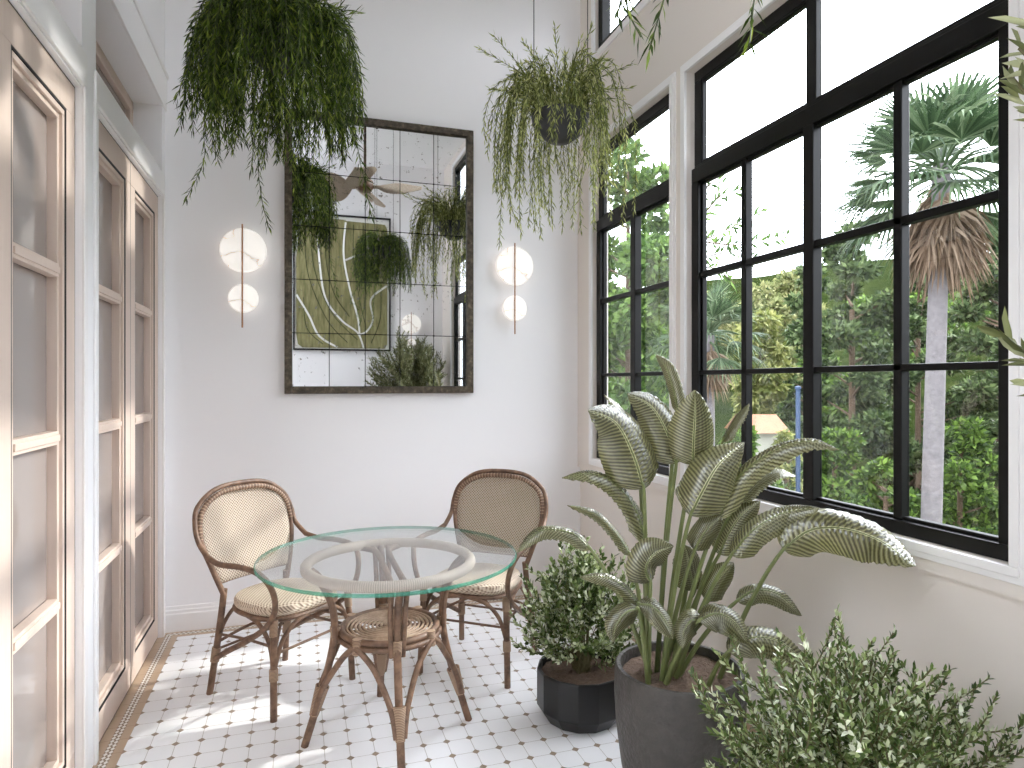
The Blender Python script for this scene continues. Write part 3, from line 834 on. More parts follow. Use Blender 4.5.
def CP(x, y, dt=0.0): return P(500 + x / 2.2594, 360 + y / 2.2594, PT + dt)
def paddle(pts, half, face, fold=.25, ribs=True, taper=.55, root_px=None, bow=.0):
    """pts: midrib as (x, y, dt) from leaf base to tip; half width in metres; face = (to eye, up, right) mix of the upper side"""
    mid = spline([CP(*p) for p in pts], 14)
    n = len(mid); N0 = (-FW * face[0] + UP * face[1] + RT * face[2]).normalized()
    arcs = [0]
    for a, b in zip(mid, mid[1:]): arcs.append(arcs[-1] + (b - a).length)
    tot = arcs[-1]
    half *= 1.34; fold = -(fold + .38); NL, NWd = 108, 6
    vs = []; uv = []; fs = []
    ap = np.array([tuple(q) for q in mid]); ar = np.array(arcs)
    for i in range(NL + 1):
        u = i / NL
        c = Vector([float(np.interp(u * tot, ar, ap[:, k])) for k in range(3)])
        c2 = Vector([float(np.interp(min(tot, u * tot + .02), ar, ap[:, k])) for k in range(3)]); c1 = Vector([float(np.interp(max(0, u * tot - .02), ar, ap[:, k])) for k in range(3)])
        T = (c2 - c1).normalized(); lat = T.cross(N0); lat = lat.normalized() if lat.length > 1e-4 else T.orthogonal().normalized()
        N = lat.cross(T).normalized()
        w = half * (min(1, u / .12) ** .5 if u < .12 else 1) * (1 if u < taper else max(0.015, 1 - ((u - taper) / (1 - taper)) ** 1.9) ** .80)
        for k in range(-NWd, NWd + 1):
            v = k / NWd
            ph = 2 * PI * 25 * (u - .13 * abs(v))
            rip = .0058 * math.sin(ph) * min(1, abs(v) * 5) * min(1, w / .03) * (1 - .6 * abs(v) ** 3)
            edge = .0025 * math.sin(ph * .5 + 1.3 * k) * max(0, abs(v) - .7) / .3
            p = c + lat * (w * v * math.cos(fold * abs(v))) + N * (w * abs(v) * math.sin(fold * abs(v)) * 1.0 + rip + edge - (0 if k else .002)) + N * bow * v * w
            vs.append(p); uv.append((u, v))
    m = 2 * NWd + 1
    for i in range(NL):
        for k in range(m - 1): fs.append((i*m+k, i*m+k+1, (i+1)*m+k+1, (i+1)*m+k))
    lf = obj('leaf', MB().add(vs, fs), M['bigleaf'], root, uv=uv, angle=0)
    # stalk: from the soil to the leaf base and on under the midrib
    rx = root_px if root_px else 330 + (pts[0][0] - 330) * .35
    rx = max(335, min(505, rx))
    b0 = CP(rx, 690, max(-.07, min(.08, pts[0][2] * .5)) )
    b0.z = pot_h - .04
    base = mid[0]; hgt = base.z - b0.z
    d0 = (mid[1] - mid[0]).normalized()
    stalk = spline([b0, b0.lerp(base, .35) + UP * hgt * .10, b0.lerp(base, .72) + UP * hgt * .08, base, mid[4] - N0 * .003], 8)
    ns = len(stalk)
    obj('stalk', MB().tube(stalk, [.0092 - .0048 * i / (ns - 1) for i in range(ns)], 8), M['stem'], lf)
    k = len(mid); under = [q - N0 * .0028 for q in mid[3:-2]]
    obj('midrib', MB().tube(under, [.0042 * (1 - .75 * i / len(under)) for i in range(len(under))], 6), M['stem'], lf)
    return lf

E = (1, .15, 0)
paddle([(325, 292, -.02), (302, 215, -.03), (262, 142, -.05), (200, 113, -.08)], .084, (1, .35, .1), .18, taper=.3)
paddle([(398, 235, .05), (378, 165, .05), (342, 105, .06), (288, 76, .05)], .062, (1, .3, .1), .2, taper=.4)
paddle([(402, 118, .10), (392, 70, .11), (376, 20, .12), (352, -12, .12)], .026, (.7, .2, -.6), .3)
paddle([(436, 238, .02), (438, 180, .01), (441, 120, .0), (440, 68, -.01)], .068, (1, .12, 0), .12, taper=.35)
paddle([(430, 352, -.08), (456, 300, -.09), (495, 235, -.07), (552, 186, -.02)], .072, (1, .3, -.25), .22, taper=.45)
paddle([(495, 358, -.02), (535, 268, -.03), (620, 203, -.03), (700, 182, -.06), (766, 203, -.1)], .040, (.55, .8, -.2), .35, taper=.5)
paddle([(535, 318, .08), (575, 275, .1), (625, 248, .12), (668, 262, .14)], .030, (.3, 1, 0), .3)
paddle([(503, 185, .16), (515, 160, .17), (535, 128, .18), (563, 98, .18)], .024, (.25, .35, -1), .3)
paddle([(522, 442, -.03), (570, 385, -.04), (640, 345, -.01), (722, 334, -.05)], .046, (.75, .7, -.3), .3, taper=.5)
paddle([(640, 428, -.05), (700, 385, -.06), (775, 380, -.13), (860, 408, -.22), (938, 466, -.35)], .066, (.95, .45, .0), .2, taper=.55, root_px=495)
paddle([(330, 415, .02), (308, 340, .02), (262, 280, .0), (205, 256, -.03), (140, 266, -.05)], .034, (.7, .8, .15), .35, taper=.5)
paddle([(296, 442, .10), (262, 390, .11), (215, 345, .12), (152, 328, .12)], .020, (.6, .8, .2), .3)
paddle([(205, 428, .04), (165, 392, .04), (105, 382, .03), (70, 400, .02), (38, 436, .02)], .027, (.7, .8, .1), .35, root_px=340)
paddle([(315, 555, -.10), (285, 515, -.11), (240, 490, -.12), (180, 490, -.13)], .024, (.7, .8, .2), .35)
paddle([(340, 502, -.12), (330, 470, -.13), (350, 438, -.13), (392, 420, -.12)], .048, (1, .2, .2), .2, taper=.5)
paddle([(440, 522, .06), (432, 490, .06), (425, 450, .06), (418, 418, .06)], .044, (1, .2, 0), .2)
paddle([(470, 545, .03), (482, 515, .03), (502, 485, .03), (528, 458, .03)], .037, (1, .2, -.3), .2)
paddle([(440, 430, -.03), (455, 400, -.04), (475, 375, -.04), (500, 352, -.03)], .036, (1, .1, -.3), .2)
paddle([(495, 440, .05), (515, 395, .05), (545, 350, .06), (588, 318, .08)], .050, (.9, .4, -.4), .25, taper=.5)
paddle([(312, 562, -.14), (285, 570, -.16), (262, 600, -.17), (255, 638, -.17)], .034, (.9, .6, .1), .3)
paddle([(312, 552, -.12), (345, 556, -.14), (375, 590, -.15), (392, 632, -.15)], .034, (.9, .5, .3), .3)
paddle([(458, 590, -.12), (432, 588, -.14), (415, 615, -.15), (412, 652, -.15)], .034, (.9, .4, -.3), .3)
paddle([(450, 588, -.14), (490, 572, -.16), (530, 592, -.18), (562, 642, -.18)], .044, (.9, .8, -.1), .3)
paddle([(535, 545, -.02), (575, 520, -.03), (630, 528, -.03), (682, 578, -.03)], .034, (.8, .8, -.1), .35)
paddle([(515, 660, -.14), (560, 628, -.15), (630, 635, -.15), (712, 700, -.13)], .050, (.85, .75, -.1), .35, root_px=470)
paddle([(310, 160, .10), (290, 130, .1), (265, 100, .11), (236, 78, .11)], .022, (.2, 1, .3), .3)

# ------------------------------------------------------------------ bushy shrubs
def shrub(name, label, cat, base, tips, leaf_len, leaf_w, mat, spacing=.009, sub=4, group=None, twig_r=.0035, spread=.35, sublen=.32):
    root = tag(empty(name, (base.x, base.y, 0)), label, cat, group)
    lf = MB(); tw = MB()
    for tip in tips:
        b = base + Vector((R.uniform(-.03, .03), R.uniform(-.03, .03), 0))
        out = Vector((tip.x - b.x, tip.y - b.y, 0)); hgt = tip.z - b.z
        c1 = b + out * .22 + UP * hgt * .48
        main = spline([b, c1, b.lerp(tip, .68) + UP * hgt * .06, tip], 7)
        n = len(main); tw.tube(main, [twig_r * (1 - .7 * i / (n - 1)) for i in range(n)], 5)
        L = sum((q - p).length for p, q in zip(main, main[1:]))
        paths = [main[n // 3:]]
        for k in range(sub):
            i = int(n * (.34 + .56 * (k + R.random()) / sub)); i = min(n - 2, i)
            d = (main[i + 1] - main[i]).normalized()
            sd = (d + Vector((R.gauss(0, 1), R.gauss(0, 1), R.gauss(0.25, .7))) * spread * 1.4).normalized()
            l2 = L * sublen * R.uniform(.55, 1.1) * (1.15 - i / n * .5)
            sp = spline([main[i], main[i] + sd * l2 * .5, main[i] + sd * l2 + UP * l2 * .18], 4)
            tw.tube(sp, [twig_r * .5] * len(sp), 4); paths.append(sp)
        for p in paths:
            pos, tn = along(p, spacing, .012)
            m = len(pos)
            if not m: continue
            a = np.arange(m) * 2.4 + R.random() * 6
            ref = np.tile(np.array([[.31, .2, .93]]), (m, 1)); d, s, nn = rot_frames(tn, ref)
            rad = s * np.cos(a)[:, None] + nn * np.sin(a)[:, None]
            fr = np.linspace(0, 1, m)[:, None]
            dirs = d * (.55 + .5 * fr) + rad * (.85 - .3 * fr) + NR.normal(0, .16, (m, 3)) + np.array([[0, 0, .12]])
            leaves(lf, pos, dirs, d + NR.normal(0, .25, (m, 3)), leaf_len * NR.uniform(.7, 1.15, m), leaf_w * NR.uniform(.75, 1.15, m), LEAF6)
    obj('foliage', lf, mat, root, angle=0); obj('twigs', tw, M['twig'], root, angle=0)
    return root
def soil_disc(root, r, z, name='soil'):
    vs = [(0, 0, z + .01)]; fs = []
    for i in range(1, 7):
        for k in range(36):
            a = 2 * PI * k / 36; vs.append((r * i / 6 * math.cos(a), r * i / 6 * math.sin(a), z + R.uniform(-.004, .006) + .008 * (1 - i / 6)))
    for k in range(36): fs.append((0, 1 + k, 1 + (k + 1) % 36))
    for i in range(5):
        for k in range(36):
            a, b = 1 + i*36 + k, 1 + i*36 + (k+1) % 36; fs.append((a, a + 36, b + 36, b))
    return obj(name, MB().add(vs, fs), M['soil'], root, world=False, angle=0)

# shrub in the low black faceted planter
sc0 = P(581, 713, 2.76); sc0.z = 0
tips = []
bz = .19
for i in range(80):
    a = R.uniform(0, 2 * PI); el = R.uniform(-.55, 1.5)
    rr = R.uniform(.75, 1.05)
    tips.append(sc0 + Vector((math.cos(a) * math.cos(el) * .27 * rr, math.sin(a) * math.cos(el) * .27 * rr, bz + .20 + math.sin(el) * .29 * rr)))
sb = shrub('potted_shrub', 'small-leaved bush in a low black faceted planter behind the big charcoal pot', 'plant', sc0 + UP * bz, tips, .029, .0165, M['shrub'], .0095, 4, twig_r=.0022)
m = MB(); prof = [(0, 0), (.150, 0), (.158, .012), (.186, .055), (.186, .205), (.180, .211), (.172, .205), (.170, .17), (0, .17)]
m.lathe(prof, 14); o = obj('planter', m, M['black_pot'], sb, world=False, smooth=False, bevel=.004); o.rotation_euler = (0, 0, .2)
soil_disc(sb, .166, .182)

# big shrub in the foreground
fc = P(862, 760, 1.60); fc.z = 0
bz = .24; tips = []
for px, py, dt in [(705, 708, -.03), (722, 690, .05), (742, 668, .08), (762, 690, -.1), (775, 660, .1), (790, 676, 0), (808, 650, .12), (822, 668, -.05), (838, 640, .12), (850, 648, .02), (866, 652, .12), (880, 672, -.05),
                   (897, 668, .1), (915, 678, 0), (935, 690, .12), (952, 688, .05), (968, 706, .1), (988, 716, 0), (1018, 738, .02), (1005, 745, .1), (975, 735, -.1), (940, 715, -.1), (720, 735, -.08), (735, 755, -.15), (760, 735, -.18),
                   (800, 700, -.2), (840, 690, -.22), (880, 705, -.22), (920, 735, -.2), (960, 755, -.18), (850, 725, -.28), (800, 745, -.28), (900, 760, -.28), (780, 715, .2), (830, 690, .24), (880, 690, .26), (930, 712, .24), (970, 740, .22),
                   (745, 745, .15), (1000, 765, .0), (710, 765, -.02), (812, 722, -.12), (868, 735, -.15), (770, 762, -.2), (940, 765, -.1), (720, 718, .12), (855, 672, .18), (905, 700, .1), (828, 705, .05), (770, 700, .0)]:
    tips.append(P(px, py, 1.60 + dt))
fb = shrub('potted_shrub', 'spiky green bush in the right foreground under the big window', 'plant', fc + UP * bz, tips, .0225, .0105, M['shrub'], .0056, 7, twig_r=.004, spread=.42, sublen=.30)
obj('pot', MB().lathe([(0, 0), (.13, 0), (.14, .01), (.175, .24), (.172, .25), (.160, .25), (.156, .22), (0, .215)], 48), M['stone_pot'], fb, world=False)
soil_disc(fb, .155, .232)

# olive tree by the wall behind the right edge of the view; the mirror shows it too
oc = Vector((1.36, .10, 0)); tips = []
for i in range(130):
    a = R.uniform(0, 2 * PI); el = R.uniform(-.5, 1.45); rr = R.uniform(.7, 1.0)
    tips.append(oc + Vector((math.cos(a) * math.cos(el) * (.40 if math.cos(a) > 0 else .64) * rr, math.sin(a) * math.cos(el) * .40 * rr, 1.45 + math.sin(el) * .52 * rr)))
def in_view(q):
    d = q - EYE; f = d.dot(FW); return f > .05 and CX + F * d.dot(RT) / f < 1090
tips = [q for q in tips if not in_view(q)]
tips += [P(1026, 22, 1.0), P(1018, 100, 1.02), P(1036, 60, 1.0), P(1022, 355, 1.02), P(1034, 385, 1.02), P(1040, 140, 1.0)]
ot = shrub('olive_tree', 'silvery olive tree beside the wall, its leaves entering at the right edge', 'plant', oc + UP * .95, tips, .058, .0135, M['olive'], .012, 5, twig_r=.005, sublen=.17)
obj('trunk', MB().tube(spline([(0, 0, .25), (.02, .01, .5), (-.01, .0, .75), (.0, .0, .98)], 6), [.03 - .0006 * i for i in range(19)], 10), M['bark'], ot, world=False)
obj('pot', MB().lathe([(0, 0), (.14, 0), (.15, .01), (.19, .30), (.185, .31), (.172, .31), (.168, .27), (0, .265)], 48), M['stone_pot'], ot, world=False)
soil_disc(ot, .168, .282)

# ------------------------------------------------------------------ hanging plants
def hanging(label, c, bowl_r, n_str, top_spread, drop, mat, cords, leaf_l=.026, leaf_w=.0042, up=.16, spacing=.0075, extra=(), sprigs=0):
    """c: centre of the bowl's rim"""
    root = tag(empty('hanging_plant', tuple(c)), label, 'hanging plant', 'hanging plants')
    obj('bowl', MB().lathe([(0, -bowl_r * .95), (bowl_r * .4, -bowl_r * .88), (bowl_r * .75, -bowl_r * .62), (bowl_r * .95, -bowl_r * .28), (bowl_r, 0), (bowl_r - .008, .004), (bowl_r - .016, -.004), (bowl_r * .8, -.04), (0, -.045)], 48), M['grey_bowl'], root, world=False)
    soil_disc(root, bowl_r * .86, -.025)
    for a in cords:
        q = c + Vector((math.cos(a) * (bowl_r - .006), math.sin(a) * (bowl_r - .006), 0))
        obj('cord', MB().tube([q, Vector((q.x, q.y, ZC))], .0022, 6), M['cord'], root)
        obj('ceiling_hook', MB().lathe([(.016, 0), (.016, -.012), (.006, -.022), (0, -.022)], 16, (q.x, q.y, ZC)), M['black'], root)
    lf = MB(); st = MB(); paths = []
    for i in range(n_str):
        a = R.uniform(0, 2 * PI); r0 = bowl_r * math.sqrt(R.random()) * .85
        p0 = c + Vector((math.cos(a) * r0, math.sin(a) * r0, -.02))
        a2 = a + R.gauss(0, .35); sp = top_spread * (.45 + .75 * math.sqrt(R.random()))
        o = Vector((math.cos(a2), math.sin(a2), 0)); h = up * R.uniform(.25, 1.25) * (1.2 - .5 * r0 / bowl_r)
        dl = R.uniform(*drop) * (1.0 if R.random() < .8 else 1.25)
        j = Vector((R.gauss(0, .012), R.gauss(0, .012), 0))
        paths.append(spline([p0, p0 + o * sp * .4 + UP * h * .9, p0 + o * sp * .8 + UP * h * .75, p0 + o * sp - UP * (dl * .18 - h * .2), p0 + o * sp * 1.06 + j - UP * dl * .6, p0 + o * sp * 1.06 + j * 2.2 - UP * dl], 7))
    for i in range(sprigs):            # short shoots that stand up out of the bowl before nodding over
        a = R.uniform(0, 2 * PI); r0 = bowl_r * R.uniform(.2, .9); o = Vector((math.cos(a), math.sin(a), 0)); L = R.uniform(.6, 1.0) * up * 1.15
        p0 = c + o * r0 - UP * .02
        paths.append(spline([p0, p0 + UP * L * .6 + o * L * R.uniform(.1, .5), p0 + UP * L * R.uniform(.75, 1.05) + o * L * R.uniform(.5, 1.3)], 7))
    for q in extra: paths.append(spline(q, 8))
    for p in paths:
        st.tube(p, [.0016] * len(p), 3)
        pos, tn = along(p, spacing, .02); m = len(pos)
        a = np.arange(m) * 2.4 + R.random() * 6
        d, s, nn = rot_frames(tn, np.tile(np.array([[.3, .8, .2]]), (m, 1)))
        rad = s * np.cos(a)[:, None] + nn * np.sin(a)[:, None]
        dirs = d * .95 + rad * .55 + NR.normal(0, .15, (m, 3))
        leaves(lf, pos, dirs, rad + NR.normal(0, .2, (m, 3)), leaf_l * NR.uniform(.6, 1.2, m), leaf_w * NR.uniform(.8, 1.2, m))
    obj('foliage', lf, mat, root, angle=0); obj('stems', st, M['rhip_stem'], root, angle=0)
    return root
c1 = P(279, 40, 2.83)
hanging('dense dark green trailing plant hanging at the upper left, in front of the mirror corner', c1, .15, 265, .205, (.18, .43), M['trail_dark'], (.4, 2.5, 4.6),
        leaf_l=.050, leaf_w=.0066, up=.17, spacing=.0085, sprigs=50, extra=[[P(265, 70, 2.8), P(225, 70, 2.75), P(205, 120, 2.75), P(204, 160, 2.75), P(186, 199, 2.75)], [P(265, 90, 2.8), P(262, 110, 2.72), P(258, 160, 2.72), P(262, 200, 2.72), P(269, 229, 2.72)],
               [P(300, 90, 2.8), P(330, 100, 2.74), P(352, 130, 2.74), P(362, 170, 2.74), P(372, 218, 2.74)]])
c2 = P(560, 116, 3.17)
hanging('lighter green trailing plant in a dark grey bowl hanging between the mirror and the windows', c2, .14, 98, .21, (.08, .48), M['trail_pale'], (PI * 1.0, -.30),
        leaf_l=.040, leaf_w=.0072, up=.24, spacing=.0095, sprigs=60, extra=[[P(545, 100, 3.1), P(515, 90, 3.05), P(505, 140, 3.05), P(510, 200, 3.05), P(521, 232, 3.05)], [P(560, 100, 3.1), P(580, 95, 3.0), P(584, 150, 3.0), P(580, 190, 3.0), P(581, 232, 3.0)],
               [P(556, 100, 3.1), P(556, 100, 2.98), P(549, 150, 2.97), P(551, 190, 2.97), P(552, 224, 2.97)]])
c3 = Vector((.85, .98, 2.86))
hanging('dark trailing plant mirrored before the green picture, its tips showing at the top edge', c3, .13, 190, .17, (.22, .40), M['trail_dark'], (.1, 2.3, 4.4),
        leaf_l=.044, leaf_w=.006, up=.15, extra=[[c3 + Vector((0, .05, 0)), P(590, -90, 1.25), P(615, -40, 1.25), P(628, 10, 1.25), P(641, 37, 1.25)], [c3 + Vector((0, .05, 0)), P(690, -120, 1.2), P(680, -60, 1.2), P(662, 5, 1.2), P(649, 50, 1.2)],
               [c3 + Vector((0, .05, 0)), P(760, -140, 1.15), P(758, -70, 1.15), P(754, 0, 1.15), P(749, 46, 1.15)], [c3 + Vector((0, .05, 0)), P(640, -90, 1.25), P(635, -40, 1.25), P(622, -5, 1.25), P(617, 18, 1.25)]])
# ------------------------------------------------------------------ the garden outside
GZ = -4.2
def ground_z(x, y):
    d = math.hypot(x, y)
    return GZ + max(0, d - 26) * .26 + .35 * math.sin(x * .31 + 1) * math.cos(y * .27)
m = MB(); N = 70; vs = []; fs = []
for i in range(N + 1):
    for k in range(N + 1):
        x = 2.6 + 90 * (i / N) ** 1.5; y = -40 + 130 * k / N; vs.append((x, y, ground_z(x, y)))
for i in range(N):
    for k in range(N): fs.append((i*(N+1)+k, (i+1)*(N+1)+k, (i+1)*(N+1)+k+1, i*(N+1)+k+1))
t = NT('wooded ground'); co, *_ = t.xyz('Object')
t.bsdf(t.ramp(t.noise(.55, 9, co, .7), [(.3, (22, 32, 14)), (.5, (38, 48, 22)), (.7, (58, 64, 34))]), .95, 0, t.bump(t.noise(1.2, 8, co, .7), 1, .5), 0)
obj('ground', m.add(vs, fs), t.m)['kind'] = 'structure'

def cloud(mb, blobs, n, size, flat=1.0, hang=0.0):
    """leaves spread through the shells of ellipsoid blobs (centre, (rx, ry, rz))"""
    vol = np.array([b[1][0] * b[1][1] + b[1][0] * b[1][2] for b in blobs]); cnt = np.maximum(6, (n * vol / vol.sum()).astype(int))
    for (c, r), k in zip(blobs, cnt):
        d = NR.normal(0, 1, (k, 3)); d /= np.linalg.norm(d, axis=1, keepdims=True)
        rad = NR.uniform(.35, 1.0, k) ** .5
        pos = np.array(c) + d * rad[:, None] * np.array(r)
        dirs = d + NR.normal(0, .7, (k, 3)) + np.array([[0, 0, -hang]])
        leaves(mb, pos, dirs, d + NR.normal(0, .5, (k, 3)), size * NR.uniform(.6, 1.3, k), size * .62 * NR.uniform(.6, 1.2, k) * flat)
    return mb
def tree(name, label, px, t, ytop, ybot, hw, mat, n, size, nb=22, flat=1.0, hang=0., trunk=.16, kind='round', cat='tree', group=None):
    """crown between picture rows ytop and ybot, hw picture columns to each side, t metres away"""
    c = P(px, HY, t); gz = ground_z(c.x, c.y)
    z1 = H + t * (HY - ytop) / F; z0 = H + t * (HY - ybot) / F; w = hw * t / F
    root = tag(empty(name, (c.x, c.y, gz)), label, cat, group)
    blobs = []
    for i in range(nb):
        u = (i + R.random()) / nb; z = z0 + (z1 - z0) * u
        if kind == 'round': ww = w * math.sqrt(max(.05, 1 - (2 * u - 1) ** 2)) * .8
        elif kind == 'cone': ww = w * (1.02 - u) * .95
        else: ww = w * (.95 if u < .55 else max(.2, 1 - (u - .55) * 1.6))
        a = R.uniform(0, 2 * PI); rr = ww * math.sqrt(R.random())
        br = (w * .40 if kind != 'cone' else w * .36) * R.uniform(.65, 1.15) * (1 - .35 * u)
        hz = br * (.45 if kind in ('pine', 'cone') else .8)
        top = min(z, z1 - hz * .9)
        blobs.append(((c.x + math.cos(a) * rr, c.y + math.sin(a) * rr, top), (br, br, hz)))
    tk = MB().tube(spline([(c.x, c.y, gz - .2), (c.x + R.uniform(-.1, .1), c.y, gz + (z0 - gz) * .5), (c.x, c.y, max(z0, gz + .3)), (c.x, c.y, z0 + (z1 - z0) * .75)], 5), [trunk * (1 - .045 * i) for i in range(16)], 8)
    for b in blobs:
        h = max(gz + .5, b[0][2] - (.3 * w)); tk.tube([(c.x, c.y, h), b[0]], [trunk * .22, trunk * .05], 4)
    obj('trunk', tk, M['bark'], root)
    obj('crown', cloud(MB(), blobs, n, size, flat, hang), mat, root, angle=0)
    return root

def fan_frond(root, base, d, plen, rad, mat, name, droop=.35, nseg=20, split=.45):
    """fan palm leaf: stalk, then a folded fan of pointed fingers"""
    d = d.normalized(); side = d.cross(UP); side = side.normalized() if side.length > 1e-3 else Vector((1, 0, 0)); nrm = side.cross(d).normalized()
    hub = base + d * plen - UP * droop * plen * .35
    m = MB().tube(spline([base, base + d * plen * .55 + UP * .02 * plen, hub], 4), [.03, .028, .026, .024, .022, .02, .018, .016, .014], 5)
    span = 2.3
    for k in range(nseg):
        a = -span / 2 * 1.05 + span * 1.05 * (k + .5) / nseg; w = span * 1.05 / nseg * .5
        f = (d * math.cos(a) + side * math.sin(a)).normalized(); s2 = (side * math.cos(a) - d * math.sin(a)).normalized()
        L = rad * (.82 + .18 * math.cos(a)) * R.uniform(.9, 1.06); h1 = hub + f * L * split - UP * droop * L * .10
        tip = hub + f * L * .97 - UP * droop * L * R.uniform(.5, 1.0); wd = L * split * math.tan(w)
        mid = hub + f * L * .74 - UP * droop * L * .3
        m.add([hub, h1 - s2 * wd, h1 + nrm * wd * .5, h1 + s2 * wd, mid - s2 * wd * .6, mid + s2 * wd * .6, tip],
              [(0, 1, 2), (0, 2, 3), (1, 4, 2), (2, 4, 5), (2, 5, 3), (4, 6, 5)])
    return obj(name, m, mat, root, angle=0)
def fan_palm(label, px, t, ycrown, rad_px, n, ndead, trunk_r, lean=0.):
    c = P(px, ycrown, t); b = P(px - lean, HY, t); gz = ground_z(b.x, b.y)
    root = tag(empty('fan_palm', (b.x, b.y, gz)), label, 'palm tree')
    R_ = rad_px * t / F
    path = spline([(b.x, b.y, gz - .2), Vector((b.x, b.y, gz)).lerp(c, .5), c - UP * .3, c], 8)
    obj('trunk', MB().tube(path, [trunk_r * (1.12 - .3 * i / len(path)) for i in range(len(path))], 16), M['palm_bark'], root)
    for i in range(n):
        a = i * 2.39996 + R.uniform(-.2, .2); el = 1.25 - 1.75 * (i / n) + R.uniform(-.12, .12)
        d = Vector((math.cos(a) * math.cos(el), math.sin(a) * math.cos(el), math.sin(el)))
        fan_frond(root, c + UP * R.uniform(-.15, .15), d, R_ * .48, R_ * .58, M['palmfan'], 'frond', droop=.3 + .35 * (i / n))
    for i in range(ndead):
        a = i * 2.39996; el = -1.0 - .42 * R.random()
        d = Vector((math.cos(a) * math.cos(el), math.sin(a) * math.cos(el), math.sin(el)))
        fan_frond(root, c - UP * R.uniform(-.15, R_ * .30), d, R_ * .24, R_ * .50, M['deadfan'], 'dead_frond', droop=.5, nseg=14)
    return root
fan_palm('tall fan palm with pale trunk and brown skirt of dead fronds', 941, 12, 172, 112, 46, 30, .16, lean=14)
fan_palm('lower fan palm with hanging brown fronds at the left edge of the big window', 708, 12.5, 335, 62, 30, 20, .13)

TREES = [
    ('broadleaf_tree', 'rounded leafy green tree filling the narrow left window', 628, 15, 150, 440, 78, 'broad', 14000, .20, 'round'),
    ('broadleaf_tree', 'darker leafy tree low behind the narrow left window', 632, 21, 290, 560, 74, 'understorey', 7000, .30, 'round'),
    ('pine_tree', 'broad grey-green pine left of the tall palm trunk', 852, 20, 226, 560, 64, 'pine', 17000, .22, 'pine'),
    ('pine_tree', 'grey-green pine directly behind the tall palm', 918, 26, 236, 560, 60, 'pine', 15000, .28, 'pine'),
    ('pine_tree', 'grey-green pine right of the tall palm, cut by the window edge', 1004, 19, 222, 480, 48, 'pine', 14000, .22, 'pine'),
    ('pine_tree', 'slim pine left of the broad pine, over the hillside', 806, 29, 268, 560, 36, 'pine', 7000, .3, 'pine'),
    ('weeping_tree', 'yellow-green drooping tree above the small white house', 760, 24, 314, 425, 36, 'yellow', 6500, .26, 'round'),
    ('broadleaf_tree', 'pale olive tree on the hillside under the sky', 786, 44, 272, 430, 62, 'olivehill', 9000, .45, 'round'),
    ('broadleaf_tree', 'pale olive tree on the hill behind the lower fan palm', 715, 56, 292, 430, 60, 'olivehill', 7000, .55, 'round'),
    ('tall_bush', 'bright green bush at the foot of the broad pine', 834, 15.5, 430, 590, 42, 'understorey', 6500, .16, 'round'),
    ('tall_bush', 'bright green bush right of the blue pole', 886, 13, 462, 600, 38, 'understorey', 5500, .14, 'round'),
    ('tall_bush', 'bright green bush beside the tall palm trunk', 960, 15, 420, 600, 42, 'understorey', 6000, .16, 'round'),
    ('tall_bush', 'green bush beneath the lower fan palm', 738, 11.2, 430, 560, 36, 'understorey', 5000, .14, 'round'),
    ('tall_bush', 'green bush in front of the small white house', 774, 13, 482, 600, 30, 'understorey', 3500, .14, 'round'),
    ('broadleaf_tree', 'dark rounded tree far behind the broad pine', 850, 33, 300, 560, 62, 'understorey', 8000, .36, 'round'),
    ('broadleaf_tree', 'dark rounded tree far behind the tall palm trunk', 948, 44, 288, 560, 60, 'understorey', 8000, .36, 'round'),
    ('broadleaf_tree', 'dark rounded tree far off at the right window edge', 1012, 33, 280, 560, 50, 'understorey', 6000, .4, 'round'),
    ('tall_bush', 'leafy bush hiding the right side of the small white house', 787, 14.6, 432, 600, 17, 'yellow', 2600, .14, 'round'),
    ('broadleaf_tree', 'green tree beyond the nearest window, outside the right edge of the view', 1240, 19, 230, 600, 100, 'broad', 8000, .26, 'round'),
    ('broadleaf_tree', 'dark tree beyond the nearest window, farther right than the green one', 1560, 17, 200, 650, 130, 'understorey', 8000, .26, 'round'),
    ('pine_tree', 'brown-trunked pine at the right window edge', 1018, 15.5, 310, 520, 44, 'pine', 9000, .2, 'pine'),
]
for nm, lab, px, t, y1, y0, hw, mt, n, sz, kd in TREES:
    tree(nm, lab, px, t, y1, y0, hw, M[mt], n, sz, nb=34 if kd == 'pine' else 24, kind=kd, hang=.9 if mt == 'yellow' else 0., trunk=.22 if kd == 'pine' else .14, cat='bush' if nm == 'tall_bush' else 'tree', group='garden trees')

# sparse feathery tree whose twigs cross the sky
c = P(684, HY, 10); gz = ground_z(c.x, c.y)
root = tag(empty('feathery_tree', (c.x, c.y, gz)), 'sparse feathery-leaved tree against the white sky at the upper left of the big window', 'tree', 'garden trees')
tk = MB().tube(spline([(c.x, c.y, gz - .2), (c.x, c.y, 0), P(686, 250, 10), P(695, 200, 10)], 6), [.08 * (1 - .04 * i) for i in range(19)], 8)
lf = MB()
for ends in [[(692, 230), (720, 196), (738, 192)], [(692, 245), (730, 228), (765, 208)], [(692, 262), (728, 252), (752, 258)], [(695, 205), (712, 182), (722, 184)], [(692, 270), (714, 268), (735, 284)], [(693, 240), (740, 245), (790, 236)]]:
    p = spline([P(x, y, 10) for x, y in ends], 7); tk.tube(p, [.016 - .0007 * i for i in range(len(p))], 4)
    pos, tn = along(p, .05, .1); k = len(pos)
    for sgn in (-1, 1):
        leaves(lf, pos, tn * .5 + np.array([[0, 0, .7 * sgn]]) + NR.normal(0, .35, (k, 3)), NR.normal(0, 1, (k, 3)), .19 * NR.uniform(.6, 1.2, k), .045)
obj('trunk', tk, M['bark'], root); obj('crown', lf, M['broad'], root, angle=0)

